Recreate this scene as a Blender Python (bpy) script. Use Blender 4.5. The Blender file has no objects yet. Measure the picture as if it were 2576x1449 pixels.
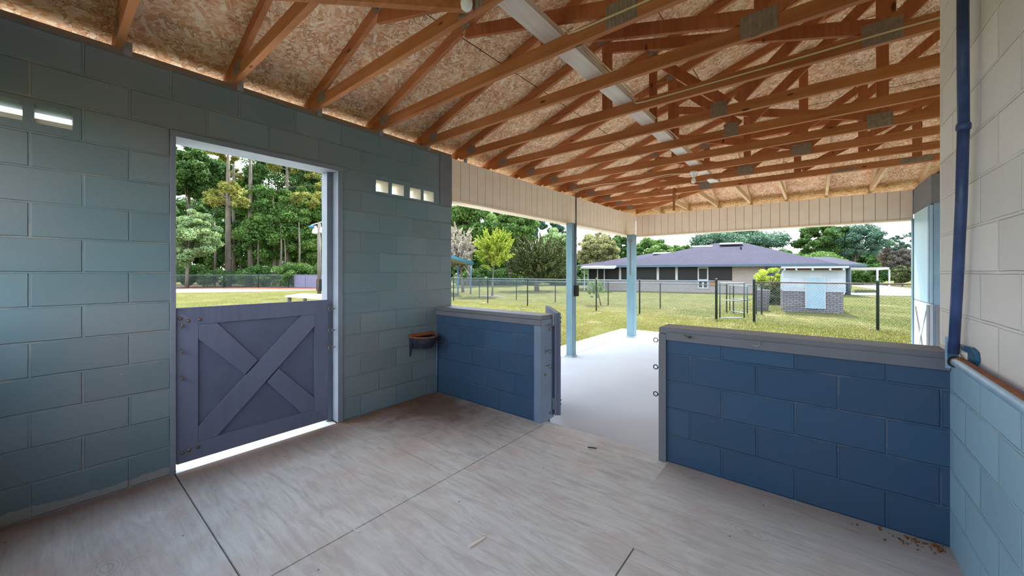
import bpy, math, random
import numpy as np
from mathutils import Vector, Matrix

# ------------------------------------------------------------------ camera, sky, sun, exposure
SC = bpy.context.scene
COL = SC.collection
F_PX, HY, YAW, CAMZ = 946.5, 685.5, math.radians(38.95), 1.40
cam = bpy.data.cameras.new('camera'); camo = bpy.data.objects.new('camera', cam); COL.objects.link(camo)
camo.location = (0, 0, CAMZ); camo.rotation_euler = (math.pi/2, 0, YAW)
cam.sensor_fit = 'HORIZONTAL'; cam.sensor_width = 36.0
cam.lens = F_PX/2576*36.0
cam.shift_y = (HY-724.5)/2576
cam.clip_start = 0.02; cam.clip_end = 600
SC.camera = camo

SKY_STRENGTH = 2.4
SUN_STRENGTH = 7.0
EXPOSURE = 1.1

w = bpy.data.worlds.new('sky'); SC.world = w; w.use_nodes = True
nt = w.node_tree; nt.nodes.clear()
out = nt.nodes.new('ShaderNodeOutputWorld'); bg = nt.nodes.new('ShaderNodeBackground')
tc = nt.nodes.new('ShaderNodeTexCoord'); sep = nt.nodes.new('ShaderNodeSeparateXYZ')
rmp = nt.nodes.new('ShaderNodeValToRGB')
rmp.color_ramp.elements[0].position = 0.0; rmp.color_ramp.elements[0].color = (0.86, 0.96, 1.0, 1)
rmp.color_ramp.elements[1].position = 0.6; rmp.color_ramp.elements[1].color = (0.42, 0.68, 1.0, 1)
nz = nt.nodes.new('ShaderNodeTexNoise'); nz.inputs['Scale'].default_value = 3.2; nz.inputs['Detail'].default_value = 6
cr = nt.nodes.new('ShaderNodeValToRGB'); cr.color_ramp.elements[0].position = 0.42; cr.color_ramp.elements[1].position = 0.62
mx = nt.nodes.new('ShaderNodeMixRGB'); mx.inputs[2].default_value = (1, 1, 1, 1)
nt.links.new(tc.outputs['Generated'], sep.inputs[0]); nt.links.new(sep.outputs['Z'], rmp.inputs[0])
nt.links.new(tc.outputs['Generated'], nz.inputs['Vector']); nt.links.new(nz.outputs[0], cr.inputs[0])
nt.links.new(cr.outputs[0], mx.inputs[0]); nt.links.new(rmp.outputs[0], mx.inputs[1])
nt.links.new(mx.outputs[0], bg.inputs[0]); bg.inputs[1].default_value = SKY_STRENGTH
nt.links.new(bg.outputs[0], out.inputs[0])

sl = bpy.data.lights.new('sun', 'SUN'); sl.energy = SUN_STRENGTH; sl.angle = math.radians(0.6); sl.color = (1.0, 0.97, 0.92)
so = bpy.data.objects.new('sun', sl); COL.objects.link(so)
SUN_DIR = Vector((-math.sin(math.radians(12))*math.cos(math.radians(57)), math.cos(math.radians(12))*math.cos(math.radians(57)), math.sin(math.radians(57))))
so.rotation_euler = SUN_DIR.to_track_quat('Z', 'Y').to_euler(); so.location = SUN_DIR*60

vs = SC.view_settings
vs.view_transform = 'Standard'; vs.look = 'None'; vs.gamma = 1.0; vs.use_curve_mapping = False
vs.exposure = EXPOSURE
SC.cycles.diffuse_bounces = 8; SC.cycles.max_bounces = 12; SC.cycles.transparent_max_bounces = 12
SC.cycles.use_denoising = True
SC.cycles.sample_clamp_indirect = 8.0

rnd = random.Random(7)
rng = np.random.default_rng(11)

# ------------------------------------------------------------------ helpers
CY, SY = math.cos(YAW), math.sin(YAW)
def at(x, y, d):
    """world point seen at photo pixel x, y at depth d along the view axis"""
    a = (x-1288)/F_PX*d
    return Vector((a*CY-d*SY, a*SY+d*CY, CAMZ+(HY-y)/F_PX*d))
GZ = -0.14
def on_ground(x, y, z=GZ):
    return at(x, y, (CAMZ-z)*F_PX/(y-HY))

class MB:
    def __init__(s): s.v = []; s.f = []; s.m = []
    def add(s, vs_, fs, mi=0):
        b = len(s.v); s.v += [tuple(p) for p in vs_]
        for f in fs: s.f.append(tuple(b+i for i in f)); s.m.append(mi)
        return s
    def box(s, x0, x1, y0, y1, z0, z1, mi=0):
        return s.add([(x0,y0,z0),(x1,y0,z0),(x1,y1,z0),(x0,y1,z0),(x0,y0,z1),(x1,y0,z1),(x1,y1,z1),(x0,y1,z1)],
                     [(0,3,2,1),(4,5,6,7),(0,1,5,4),(1,2,6,5),(2,3,7,6),(3,0,4,7)], mi)
    def beam(s, p, q, w, h, up=(0,0,1), mi=0):
        p, q = Vector(p), Vector(q); d = (q-p).normalized(); up = Vector(up)
        r = d.cross(up)
        if r.length < 1e-4: r = d.cross(Vector((1,0,0)))
        r.normalize(); u = r.cross(d).normalized()
        P = []
        for c in (p, q):
            for a, b in ((-1,-1),(1,-1),(1,1),(-1,1)): P.append(c+r*(a*w/2)+u*(b*h/2))
        return s.add(P, [(0,1,2,3),(7,6,5,4),(0,4,5,1),(1,5,6,2),(2,6,7,3),(3,7,4,0)], mi)
    def tube(s, pts, r, n=8, cap=True, mi=0):
        pts = [Vector(p) for p in pts]; b = len(s.v); k = len(pts)
        ref = Vector((0.31,0.22,0.92))
        for i, p in enumerate(pts):
            d = (pts[min(i+1,k-1)]-pts[max(i-1,0)]).normalized()
            a = d.cross(ref)
            if a.length < 1e-3: a = d.cross(Vector((1,0,0)))
            a.normalize(); c = d.cross(a); rr = r[i] if isinstance(r,(list,tuple)) else r
            for j in range(n):
                t = 2*math.pi*j/n; s.v.append(tuple(p+a*(rr*math.cos(t))+c*(rr*math.sin(t))))
        for i in range(k-1):
            for j in range(n):
                s.f.append((b+i*n+j, b+i*n+(j+1)%n, b+(i+1)*n+(j+1)%n, b+(i+1)*n+j)); s.m.append(mi)
        if cap:
            s.f.append(tuple(b+j for j in range(n))[::-1]); s.m.append(mi)
            s.f.append(tuple(b+(k-1)*n+j for j in range(n))); s.m.append(mi)
        return s
    def lathe(s, c, prof, n=20, axis=(0,0,1), mi=0):
        c = Vector(c); ax = Vector(axis).normalized(); a = ax.orthogonal().normalized(); b2 = ax.cross(a); b = len(s.v)
        for r, z in prof:
            for j in range(n):
                t = 2*math.pi*j/n; s.v.append(tuple(c+ax*z+a*(r*math.cos(t))+b2*(r*math.sin(t))))
        for i in range(len(prof)-1):
            for j in range(n):
                s.f.append((b+i*n+j, b+i*n+(j+1)%n, b+(i+1)*n+(j+1)%n, b+(i+1)*n+j)); s.m.append(mi)
        s.f.append(tuple(b+j for j in range(n))[::-1]); s.m.append(mi)
        s.f.append(tuple(b+(len(prof)-1)*n+j for j in range(n))); s.m.append(mi)
        return s
    def ring(s, c, R, r, normal, n=18, m=6, mi=0, span=2*math.pi, start=0.0):
        c = Vector(c); nm = Vector(normal).normalized(); a = nm.orthogonal().normalized(); b = nm.cross(a)
        full = span > 6.2
        k = n if full else n+1
        pts = [c+a*(R*math.cos(start+span*i/n))+b*(R*math.sin(start+span*i/n)) for i in range(n+1)]
        return s.tube(pts, r, m, cap=not full, mi=mi)
    def prism(s, poly, ex, mi=0):
        n = len(poly); ex = Vector(ex); P = [Vector(p) for p in poly]
        s.add(P+[p+ex for p in P], [tuple(range(n))[::-1], tuple(range(n,2*n))]+[(i,(i+1)%n,n+(i+1)%n,n+i) for i in range(n)], mi)
        return s
    def build(s, name, mat, parent=None, smooth=False, bevel=0):
        me = bpy.data.meshes.new(name); me.from_pydata(s.v, [], s.f)
        mats = mat if isinstance(mat,(list,tuple)) else [mat]
        for m_ in mats: me.materials.append(m_)
        if len(mats) > 1: me.polygons.foreach_set('material_index', s.m)
        if smooth: me.polygons.foreach_set('use_smooth', [True]*len(me.polygons))
        import bmesh
        bm = bmesh.new(); bm.from_mesh(me); bmesh.ops.recalc_face_normals(bm, faces=bm.faces); bm.to_mesh(me); bm.free()
        o = bpy.data.objects.new(name, me); COL.objects.link(o)
        if parent is not None:
            o.parent = parent; o.matrix_parent_inverse = parent.matrix_basis.inverted()
        if bevel:
            b = o.modifiers.new('bevel','BEVEL'); b.width = bevel; b.segments = 2; b.limit_method = 'ANGLE'
        return o

def tag(o, label, cat, group=None, kind=None):
    o['label'] = label; o['category'] = cat
    if group: o['group'] = group
    if kind: o['kind'] = kind
    return o
def thing(name, label, cat, loc=(0,0,0), group=None):
    o = bpy.data.objects.new(name, None); COL.objects.link(o); o.location = loc; o.empty_display_size = 0.1
    return tag(o, label, cat, group)
def struct(mb, name, mat, label=None, **k):
    o = mb.build(name, mat, **k); o['kind'] = 'structure'
    if label: o['label'] = label
    return o

# ------------------------------------------------------------------ materials
def srgb(r, g, b):
    f = lambda c: (c/255/12.92) if c/255 <= 0.04045 else ((c/255+0.055)/1.055)**2.4
    return (f(r), f(g), f(b), 1)
OUT = 0.50
def osr(r, g, b):
    c = srgb(r, g, b); return (c[0]*OUT, c[1]*OUT, c[2]*OUT, 1)
def lsr(r, g, b):
    c = srgb(r, g, b); return (c[0]*0.72, c[1]*0.72, c[2]*0.72, 1)
class Mat:
    def __init__(s, name, rough=0.7, metal=0.0, spec=0.3):
        s.mat = bpy.data.materials.new(name); s.mat.use_nodes = True; s.t = s.mat.node_tree
        s.p = s.t.nodes['Principled BSDF']; s.p.inputs['Roughness'].default_value = rough
        s.p.inputs['Metallic'].default_value = metal; s.p.inputs['Specular IOR Level'].default_value = spec
    def n(s, typ, **k):
        x = s.t.nodes.new('ShaderNode'+typ)
        for a, b in k.items():
            if hasattr(x, a): setattr(x, a, b)
            else: x.inputs[a.replace('_',' ')].default_value = b
        return x
    def l(s, a, b): s.t.links.new(a, b)
    def coord(s, scale=(1,1,1), loc=(0,0,0), kind='Object', rnd_off=False):
        t = s.n('TexCoord'); m = s.n('Mapping'); m.inputs['Scale'].default_value = scale; m.inputs['Location'].default_value = loc
        src = t.outputs[kind]
        if rnd_off:
            oi = s.n('ObjectInfo'); vm = s.n('VectorMath', operation='MULTIPLY_ADD')
            s.l(oi.outputs['Random'], vm.inputs[0]); vm.inputs[1].default_value = (17,31,23); s.l(src, vm.inputs[2]); src = vm.outputs[0]
        s.l(src, m.inputs[0]); return m.outputs[0]
    def noise(s, vec, scale, detail=4, rough=0.55, dist=0):
        x = s.n('TexNoise'); x.inputs['Scale'].default_value = scale; x.inputs['Detail'].default_value = detail
        x.inputs['Roughness'].default_value = rough; x.inputs['Distortion'].default_value = dist; s.l(vec, x.inputs['Vector']); return x.outputs[0]
    def ramp(s, fac, *stops, interp='LINEAR'):
        r = s.n('ValToRGB'); e = r.color_ramp; e.interpolation = interp
        while len(e.elements) < len(stops): e.elements.new(0.5)
        for el, (p, c) in zip(e.elements, stops): el.position = p; el.color = c if len(c) == 4 else (*c, 1)
        s.l(fac, r.inputs[0]); return r.outputs[0]
    def mix(s, fac, a, b, mode='MIX'):
        m = s.n('MixRGB', blend_type=mode)
        for i, v in ((0,fac),(1,a),(2,b)):
            if hasattr(v, 'is_linked') or hasattr(v, 'node'): s.l(v, m.inputs[i])
            else: m.inputs[i].default_value = v
        return m.outputs[0]
    def math(s, op, a, b=0.0):
        m = s.n('Math', operation=op)
        for i, v in ((0,a),(1,b)):
            if hasattr(v, 'node'): s.l(v, m.inputs[i])
            else: m.inputs[i].default_value = v
        return m.outputs[0]
    def color(s, c):
        if hasattr(c, 'node'): s.l(c, s.p.inputs['Base Color'])
        else: s.p.inputs['Base Color'].default_value = c
        return s
    def bump(s, h, strength=0.3, dist=0.01):
        b = s.n('Bump'); b.inputs['Strength'].default_value = strength; b.inputs['Distance'].default_value = dist
        s.l(h, b.inputs['Height']); s.l(b.outputs[0], s.p.inputs['Normal']); return s

def plain(name, c, rough=0.6, var=0.12, scale=6, metal=0.0, bump=0.0, spec=0.3):
    m = Mat(name, rough, metal, spec); v = m.coord(rnd_off=True)
    n = m.noise(v, scale, 5)
    lo = tuple(x*(1-var) for x in c[:3]); hi = tuple(min(1, x*(1+var)) for x in c[:3])
    m.color(m.ramp(n, (0.3, lo), (0.7, hi)))
    if bump: m.bump(m.noise(v, scale*8, 3), bump, 0.004)
    return m.mat

def block_mat(name, axis, off, c1, c2, upper=None, split=1.0, worn=0.5, zoff=0.0, peel=False):
    """painted concrete block: courses of 0.2, blocks of 0.4; axis is the horizontal direction"""
    m = Mat(name, 0.62, spec=0.35)
    t = m.n('TexCoord'); sp = m.n('SeparateXYZ'); m.l(t.outputs['Object'], sp.inputs[0]); cb = m.n('CombineXYZ')
    u = m.math('ADD', sp.outputs[axis], off)
    big = m.noise(t.outputs['Object'], 1.1, 4); fine = m.noise(t.outputs['Object'], 38, 5, 0.6); mid = m.noise(t.outputs['Object'], 7, 4)
    wob = m.math('MULTIPLY', m.math('SUBTRACT', mid, 0.5), 0.006)
    m.l(m.math('ADD', u, wob), cb.inputs[0]); m.l(m.math('ADD', m.math('ADD', sp.outputs[2], zoff), wob), cb.inputs[1])
    br = m.n('TexBrick'); br.offset = 0.5; br.inputs['Scale'].default_value = 1.0
    br.inputs['Mortar Size'].default_value = 0.008; br.inputs['Mortar Smooth'].default_value = 0.5
    br.inputs['Brick Width'].default_value = 0.4; br.inputs['Row Height'].default_value = 0.2
    br.inputs['Bias'].default_value = 0.0
    br.inputs['Color1'].default_value = (0.90,0.90,0.90,1); br.inputs['Color2'].default_value = (1.06,1.06,1.06,1)
    br.inputs['Mortar'].default_value = (0.98,0.98,0.98,1)
    m.l(cb.outputs[0], br.inputs['Vector'])
    base = m.mix(m.ramp(big, (0.36,(0,0,0)), (0.66,(1,1,1))), c1, c2)
    if upper:
        edge = m.math('ADD', sp.outputs[2], m.math('MULTIPLY', m.math('SUBTRACT', mid, 0.5), 0.02))
        upc = m.mix(m.ramp(big, (0.3,(0,0,0)), (0.7,(1,1,1))), upper, tuple(x*0.9 for x in upper[:3])+(1,))
        base = m.mix(m.math('GREATER_THAN', edge, split), base, upc)
    base = m.mix(1.0, base, br.outputs['Color'], 'MULTIPLY')
    # worn paint on the joints: bare tan mortar showing in patches
    patch = m.ramp(m.noise(t.outputs['Object'], 3.1, 6, 0.65), (0.50,(0,0,0)), (0.60,(1,1,1)))
    jf = m.math('MULTIPLY', m.math('MULTIPLY', br.outputs['Fac'], patch), worn)
    base = m.mix(jf, base, srgb(168,148,128))
    # small chips
    vo = m.n('TexVoronoi'); vo.inputs['Scale'].default_value = 9; m.l(t.outputs['Object'], vo.inputs['Vector'])
    chip = m.math('LESS_THAN', m.math('ADD', vo.outputs['Distance'], m.math('MULTIPLY', fine, 0.03)), 0.055)
    base = m.mix(m.math('MULTIPLY', chip, m.math('GREATER_THAN', m.noise(t.outputs['Object'], 2.3, 2), 0.56)), base, srgb(170,175,175))
    if peel:   # bare grey block where the paint has peeled along the foot of the wall
        e = m.math('ADD', sp.outputs[2], m.math('MULTIPLY', m.math('SUBTRACT', m.noise(t.outputs['Object'], 4.5, 6, 0.6), 0.5), 0.12))
        e = m.math('ADD', e, m.math('MULTIPLY', m.math('GREATER_THAN', sp.outputs[1], 0.56), 1.0))
        base = m.mix(m.math('LESS_THAN', e, 0.052), base, srgb(150,148,142))
    m.color(base)
    jn = m.ramp(m.noise(t.outputs['Object'], 2.4, 4, 0.6), (0.36,(0.25,0.25,0.25)), (0.58,(1.0,1.0,1.0)))
    h = m.math('ADD', m.math('MULTIPLY', m.math('MULTIPLY', br.outputs['Fac'], jn), -1.3), m.math('ADD', m.math('MULTIPLY', fine, 0.22), m.math('MULTIPLY', mid, 0.3)))
    m.bump(h, 0.85, 0.007)
    return m.mat

def wood_mat(name, axis, c_lo, c_hi, knots=True, rough=0.7, bump=0.25, dark=None, sc=1.0):
    m = Mat(name, rough, spec=0.2)
    s = [14*sc,14*sc,14*sc]; s[axis] = 0.9*sc
    v = m.coord(tuple(s), rnd_off=True); v0 = m.coord((1,1,1), rnd_off=True)
    g = m.noise(v, 1.6, 6, 0.6, 0.6); big = m.noise(v0, 1.3*sc, 3)
    s2 = [70*sc,70*sc,70*sc]; s2[axis] = 3*sc
    fib = m.noise(m.coord(tuple(s2), rnd_off=True), 1.0, 3)
    c = m.ramp(g, (0.3,c_lo), (0.72,c_hi))
    c = m.mix(m.math('MULTIPLY', fib, 0.35), c, dark or tuple(x*0.55 for x in c_lo[:3])+(1,))
    c = m.mix(m.ramp(big, (0.4,(0,0,0)), (0.8,(0.5,0.5,0.5))), c, tuple(min(1,x*1.35) for x in c_hi[:3])+(1,))
    if knots:
        sk = [9,9,9]; sk[axis] = 3.2
        vo = m.n('TexVoronoi'); vo.inputs['Scale'].default_value = 1.0; m.l(m.coord(tuple(sk), rnd_off=True), vo.inputs['Vector'])
        k = m.ramp(vo.outputs['Distance'], (0.07,(1,1,1)), (0.13,(0,0,0)))
        c = m.mix(m.math('MULTIPLY', k, 0.85), c, srgb(70,32,18))
    m.color(c); m.bump(m.math('ADD', fib, g), bump, 0.003)
    return m.mat

def osb_mat():
    m = Mat('osb', 0.75, spec=0.2)
    v = m.coord((1,1,1))
    def chips(scale, rot, seed):
        mp = m.n('Mapping'); mp.inputs['Rotation'].default_value = (0,0,rot); mp.inputs['Location'].default_value = (seed,seed*2,0)
        t = m.n('TexCoord'); m.l(t.outputs['Object'], mp.inputs[0])
        mp2 = m.n('Mapping'); mp2.inputs['Scale'].default_value = (scale,scale*3.0,scale); m.l(mp.outputs[0], mp2.inputs[0])
        ns = m.n('TexNoise'); ns.inputs['Scale'].default_value = 1.3; m.l(mp2.outputs[0], ns.inputs['Vector'])
        ad = m.mix(0.12, mp2.outputs[0], ns.outputs['Color'], 'ADD')
        vo = m.n('TexVoronoi'); vo.inputs['Scale'].default_value = 1.0; vo.inputs['Randomness'].default_value = 1.0
        m.l(ad, vo.inputs['Vector'])
        ve = m.n('TexVoronoi', feature='DISTANCE_TO_EDGE'); ve.inputs['Scale'].default_value = 1.0; m.l(ad, ve.inputs['Vector'])
        sp = m.n('SeparateColor'); m.l(vo.outputs['Color'], sp.inputs[0])
        return sp.outputs[0], ve.outputs['Distance'], sp.outputs[1]
    a, ea, a2 = chips(14, 0.5, 0.0); b, eb, b2 = chips(18, -0.75, 3.7); c_, ec, c2 = chips(23, 1.5, 8.1)
    sel = m.math('GREATER_THAN', a2, 0.52); sel2 = m.math('GREATER_THAN', b2, 0.62)
    tone = m.mix(sel, a, b); tone = m.mix(sel2, tone, c_)
    edge = m.mix(sel, ea, eb); edge = m.mix(sel2, edge, ec)
    col = m.ramp(tone, (0.0, srgb(212,154,112)), (0.35, srgb(232,188,146)), (0.7, srgb(244,212,174)), (1.0, srgb(252,234,206)))
    gr = m.noise(m.coord((60,60,60)), 1, 4)
    col = m.mix(m.math('MULTIPLY', gr, 0.3), col, srgb(170,104,62))
    dk = m.math('MULTIPLY', m.ramp(edge, (0.0,(1,1,1)), (0.07,(0,0,0))), m.ramp(m.noise(m.coord((6,6,6)), 1, 4), (0.46,(0,0,0)), (0.56,(1,1,1))))
    col = m.mix(m.math('MULTIPLY', dk, 0.85), col, srgb(74,36,20))
    m.color(col); m.bump(m.math('ADD', tone, m.math('MULTIPLY', m.ramp(edge, (0,(0,0,0)), (0.1,(1,1,1))), 0.8)), 0.4, 0.004)
    return m.mat

def floor_mat():
    m = Mat('weathered_plywood', 0.8, spec=0.15)
    v = m.coord((1.1,7,5)); g = m.noise(v, 2.6, 8, 0.68, 1.2)
    fib = m.noise(m.coord((5,90,40)), 1.0, 5, 0.65)
    big = m.noise(m.coord(), 0.9, 5, 0.6, 0.4); mid = m.noise(m.coord(), 3.4, 6, 0.65, 0.6)
    c = m.ramp(g, (0.28, srgb(182,176,172)), (0.5, srgb(210,206,202)), (0.75, srgb(227,224,221)))
    c = m.mix(m.ramp(mid, (0.48,(0,0,0)), (0.70,(0.6,0.6,0.6))), c, srgb(206,180,172))
    c = m.mix(m.ramp(big, (0.5,(0,0,0)), (0.68,(0.4,0.4,0.4))), c, srgb(168,148,138))
    c = m.mix(m.ramp(fib, (0.60,(0,0,0)), (0.80,(0.6,0.6,0.6))), c, srgb(110,100,95))
    # dark trodden dirt in the far corner; along the left wall, dirt plus a shade halo painted in
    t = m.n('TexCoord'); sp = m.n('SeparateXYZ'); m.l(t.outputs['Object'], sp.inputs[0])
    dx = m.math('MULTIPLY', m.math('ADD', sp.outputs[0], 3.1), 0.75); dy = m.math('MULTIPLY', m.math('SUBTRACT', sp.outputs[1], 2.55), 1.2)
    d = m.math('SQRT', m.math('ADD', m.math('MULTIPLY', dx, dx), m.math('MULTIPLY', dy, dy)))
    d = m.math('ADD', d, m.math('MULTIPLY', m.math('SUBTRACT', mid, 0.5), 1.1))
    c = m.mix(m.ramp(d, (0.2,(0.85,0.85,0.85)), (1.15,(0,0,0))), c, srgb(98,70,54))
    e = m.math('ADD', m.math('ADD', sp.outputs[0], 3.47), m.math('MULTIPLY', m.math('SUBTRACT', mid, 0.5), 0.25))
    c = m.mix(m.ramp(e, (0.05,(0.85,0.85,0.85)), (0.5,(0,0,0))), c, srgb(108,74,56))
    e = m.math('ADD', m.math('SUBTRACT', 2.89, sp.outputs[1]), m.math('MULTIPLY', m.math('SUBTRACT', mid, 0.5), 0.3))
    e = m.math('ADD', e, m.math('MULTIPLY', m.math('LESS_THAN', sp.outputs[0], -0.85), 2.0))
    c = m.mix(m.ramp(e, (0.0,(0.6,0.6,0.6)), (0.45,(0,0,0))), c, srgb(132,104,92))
    # nail heads and specks
    vo = m.n('TexVoronoi'); vo.inputs['Scale'].default_value = 5.5; m.l(t.outputs['Object'], vo.inputs['Vector'])
    c = m.mix(m.math('MULTIPLY', m.math('LESS_THAN', vo.outputs['Distance'], 0.032), 0.8), c, srgb(52,46,44))
    # knots with ring grain
    vk = m.n('TexVoronoi'); vk.inputs['Scale'].default_value = 1.0; m.l(m.coord((1.5,2.6,1)), vk.inputs['Vector'])
    rings = m.math('SINE', m.math('MULTIPLY', m.math('ADD', vk.outputs['Distance'], m.math('MULTIPLY', mid, 0.1)), 190.0))
    near = m.ramp(vk.outputs['Distance'], (0.05,(0.4,0.4,0.4)), (0.24,(0,0,0)))
    c = m.mix(m.math('MULTIPLY', m.math('MAXIMUM', rings, 0.0), near), c, srgb(120,110,104))
    m.color(c); m.bump(m.math('ADD', fib, m.math('MULTIPLY', g, 0.7)), 0.25, 0.003)
    return m.mat

def siding_mat(axis, c):
    m = Mat('grooved_siding', 0.7, spec=0.25); t = m.n('TexCoord')
    v = m.coord((6,6,6)); s = [40,40,3]; g = m.noise(m.coord(tuple(s)), 1, 4)
    m.color(m.ramp(m.noise(v, 1, 4), (0.3, tuple(x*0.92 for x in c[:3])), (0.7, c)))
    m.bump(g, 0.35, 0.004); return m.mat

def lawn_mat():
    m = Mat('dry_lawn', 0.95, spec=0.05)
    v = m.coord(); a = m.noise(v, 0.35, 5, 0.6); b = m.noise(v, 2.2, 6, 0.7); f = m.noise(v, 28, 4, 0.7)
    c = m.ramp(b, (0.3, osr(98,106,52)), (0.5, osr(134,130,74)), (0.72, osr(176,162,106)))
    c = m.mix(m.ramp(a, (0.38,(0,0,0)), (0.62,(0.9,0.9,0.9))), c, osr(118,122,60))
    c = m.mix(m.ramp(m.noise(v, 0.8, 6, 0.7), (0.58,(0,0,0)), (0.70,(0.9,0.9,0.9))), c, osr(196,176,146))
    c = m.mix(m.math('MULTIPLY', f, 0.5), c, osr(70,78,38))
    m.color(c); m.bump(f, 0.6, 0.03); return m.mat

def leaf_mat(name, c1, c2, trans=0.35):
    m = Mat(name, 0.6, spec=0.2)
    a = m.n('Attribute'); a.attribute_name = 'tone'
    c = m.ramp(a.outputs['Fac'], (0.0, c1), (1.0, c2)); m.color(c)
    tr = m.n('BsdfTranslucent'); m.l(m.mix(1.0, c, (1.0,1.0,0.55,1), 'MULTIPLY'), tr.inputs[0])
    ms = m.n('MixShader'); ms.inputs[0].default_value = trans
    o = m.t.nodes['Material Output']; m.l(m.p.outputs[0], ms.inputs[1]); m.l(tr.outputs[0], ms.inputs[2]); m.l(ms.outputs[0], o.inputs[0])
    return m.mat

def brick_mat(name, c1, c2, mortar, bw=0.22, rh=0.075, axis=0):
    m = Mat(name, 0.8, spec=0.2); t = m.n('TexCoord'); sp = m.n('SeparateXYZ'); m.l(t.outputs['Object'], sp.inputs[0])
    cb = m.n('CombineXYZ'); m.l(m.math('ADD', sp.outputs[0], sp.outputs[1]) if axis == 2 else sp.outputs[axis], cb.inputs[0]); m.l(sp.outputs[2], cb.inputs[1])
    br = m.n('TexBrick'); br.inputs['Scale'].default_value = 1; br.inputs['Brick Width'].default_value = bw; br.inputs['Row Height'].default_value = rh
    br.inputs['Mortar Size'].default_value = 0.011; br.inputs['Color1'].default_value = c1; br.inputs['Color2'].default_value = c2; br.inputs['Mortar'].default_value = mortar
    m.l(cb.outputs[0], br.inputs['Vector']); m.color(br.outputs['Color'])
    m.bump(m.math('MULTIPLY', br.outputs['Fac'], -1.0), 0.6, 0.01); return m.mat

def shingle_mat():
    m = Mat('roof_shingles', 0.9, spec=0.15); v = m.coord()
    c = m.ramp(m.noise(v, 9, 5, 0.8), (0.3, osr(40,38,54)), (0.55, osr(62,60,82)), (0.75, osr(90,86,110)))
    c = m.mix(m.ramp(m.noise(v, 0.7, 3), (0.4,(0,0,0)), (0.7,(0.5,0.5,0.5))), c, osr(70,68,88))
    m.color(c); return m.mat

BLUE1, BLUE2 = srgb(98,136,166), srgb(110,142,166)
M_WALL_L = block_mat('painted_block_left', 1, 0.26, srgb(104,129,136), srgb(123,131,136), worn=0.3, peel=True)
M_WALL_F = block_mat('painted_block_front', 0, 0.30, srgb(52,84,114), srgb(62,86,112), worn=0.14)  # shared blue paint, darkened so the colour carries this wall's shade
M_WALL_R = block_mat('painted_block_right', 1, 0.16, srgb(150,190,212), srgb(162,192,210), upper=srgb(240,238,236), split=0.975, worn=0.15)  # shared blue paint below, lightened so the colour carries the doorway light
M_TRIM_GREY = plain('grey_trim_paint', srgb(114,116,124), 0.55, 0.08, 5, bump=0.1)
M_TRIM_BLUE = plain('blue_trim_paint', srgb(118,146,170), 0.5, 0.10, 5, bump=0.12)
M_FRAME = plain('grey_blue_frame_paint', srgb(122,130,142), 0.5, 0.10, 5, bump=0.12)
M_JAMB = plain('grey_blue_jamb_paint', srgb(118,134,156), 0.5, 0.08, 5, bump=0.12)
M_DOOR = wood_mat('blue_grey_door_paint', 2, srgb(100,106,130), srgb(110,116,138), knots=False, bump=0.12, dark=srgb(86,92,116))
M_DOOR_B = plain('blue_door_panel_paint', srgb(94,100,124), 0.6, 0.1, 4, bump=0.1)
M_POST = wood_mat('blue_painted_post', 2, srgb(96,126,138), srgb(118,146,156), knots=False, bump=0.25, dark=srgb(76,104,118))
M_CREAM = siding_mat(1, srgb(240,224,204))
M_GROOVE = plain('groove_shadow_gap', srgb(96,70,52), 0.9)
M_CELL = plain('cream_cell_paint', srgb(226,220,206), 0.7, 0.1, 12, bump=0.2)
WLO, WHI = srgb(166,98,58), srgb(198,136,90)
M_WX = wood_mat('truss_wood_x', 0, WLO, WHI); M_WY = wood_mat('truss_wood_y', 1, srgb(206,168,130), srgb(228,196,158)); M_WZ = wood_mat('truss_wood_z', 2, srgb(156,88,52), srgb(186,120,78))
M_PLATE_WOOD = wood_mat('sill_wood', 1, srgb(120,100,84), srgb(142,122,104), knots=False)
M_BOARD = wood_mat('pale_board', 1, srgb(214,194,178), srgb(236,222,210), knots=False)
M_OSB = osb_mat()
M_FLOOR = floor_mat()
M_DARK = plain('dark_gap', srgb(40,34,30), 0.95)
M_GALV = plain('galvanised_plate', srgb(150,136,124), 0.55, 0.2, 30, metal=0.15)
M_STEEL = plain('galvanised_steel', srgb(150,160,166), 0.4, 0.15, 20, metal=0.6)
M_EYE = plain('rusty_eye_bolt', srgb(120,104,92), 0.5, 0.25, 40, metal=0.5)
M_CONC = plain('pale_concrete', srgb(182,183,187), 0.85, 0.06, 1.4, bump=0.15)
M_LAWN = lawn_mat(); M_PAD = plain('bleached_concrete', srgb(226,224,220), 0.85, 0.05, 1.4)
M_WHITE = plain('white_porcelain', srgb(240,240,238), 0.25, 0.02, 5)
M_CABLE = plain('cream_cable', srgb(222,200,160), 0.5, 0.05, 5)
M_PIPE = plain('navy_pipe_paint', srgb(58,78,120), 0.35, 0.3, 9)
M_PLATE = plain('teal_blue_plate_paint', srgb(38,92,128), 0.45, 0.12, 8)
M_PIPE_L = plain('pale_blue_pipe_paint', srgb(150,184,210), 0.4, 0.15, 10)
M_RUST = plain('rust', srgb(150,92,58), 0.8, 0.3, 25, bump=0.3)
M_IRON = plain('dark_cast_iron', srgb(60,62,74), 0.55, 0.35, 22, metal=0.3)

# ------------------------------------------------------------------ the setting: walls, floor, roof
XL, YF, ZT = -3.47, 2.891, 2.80
YN, YFAR, XRB = -0.50, 9.18, 5.20           # near wall line, far header line, right eave line of the roof

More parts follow.
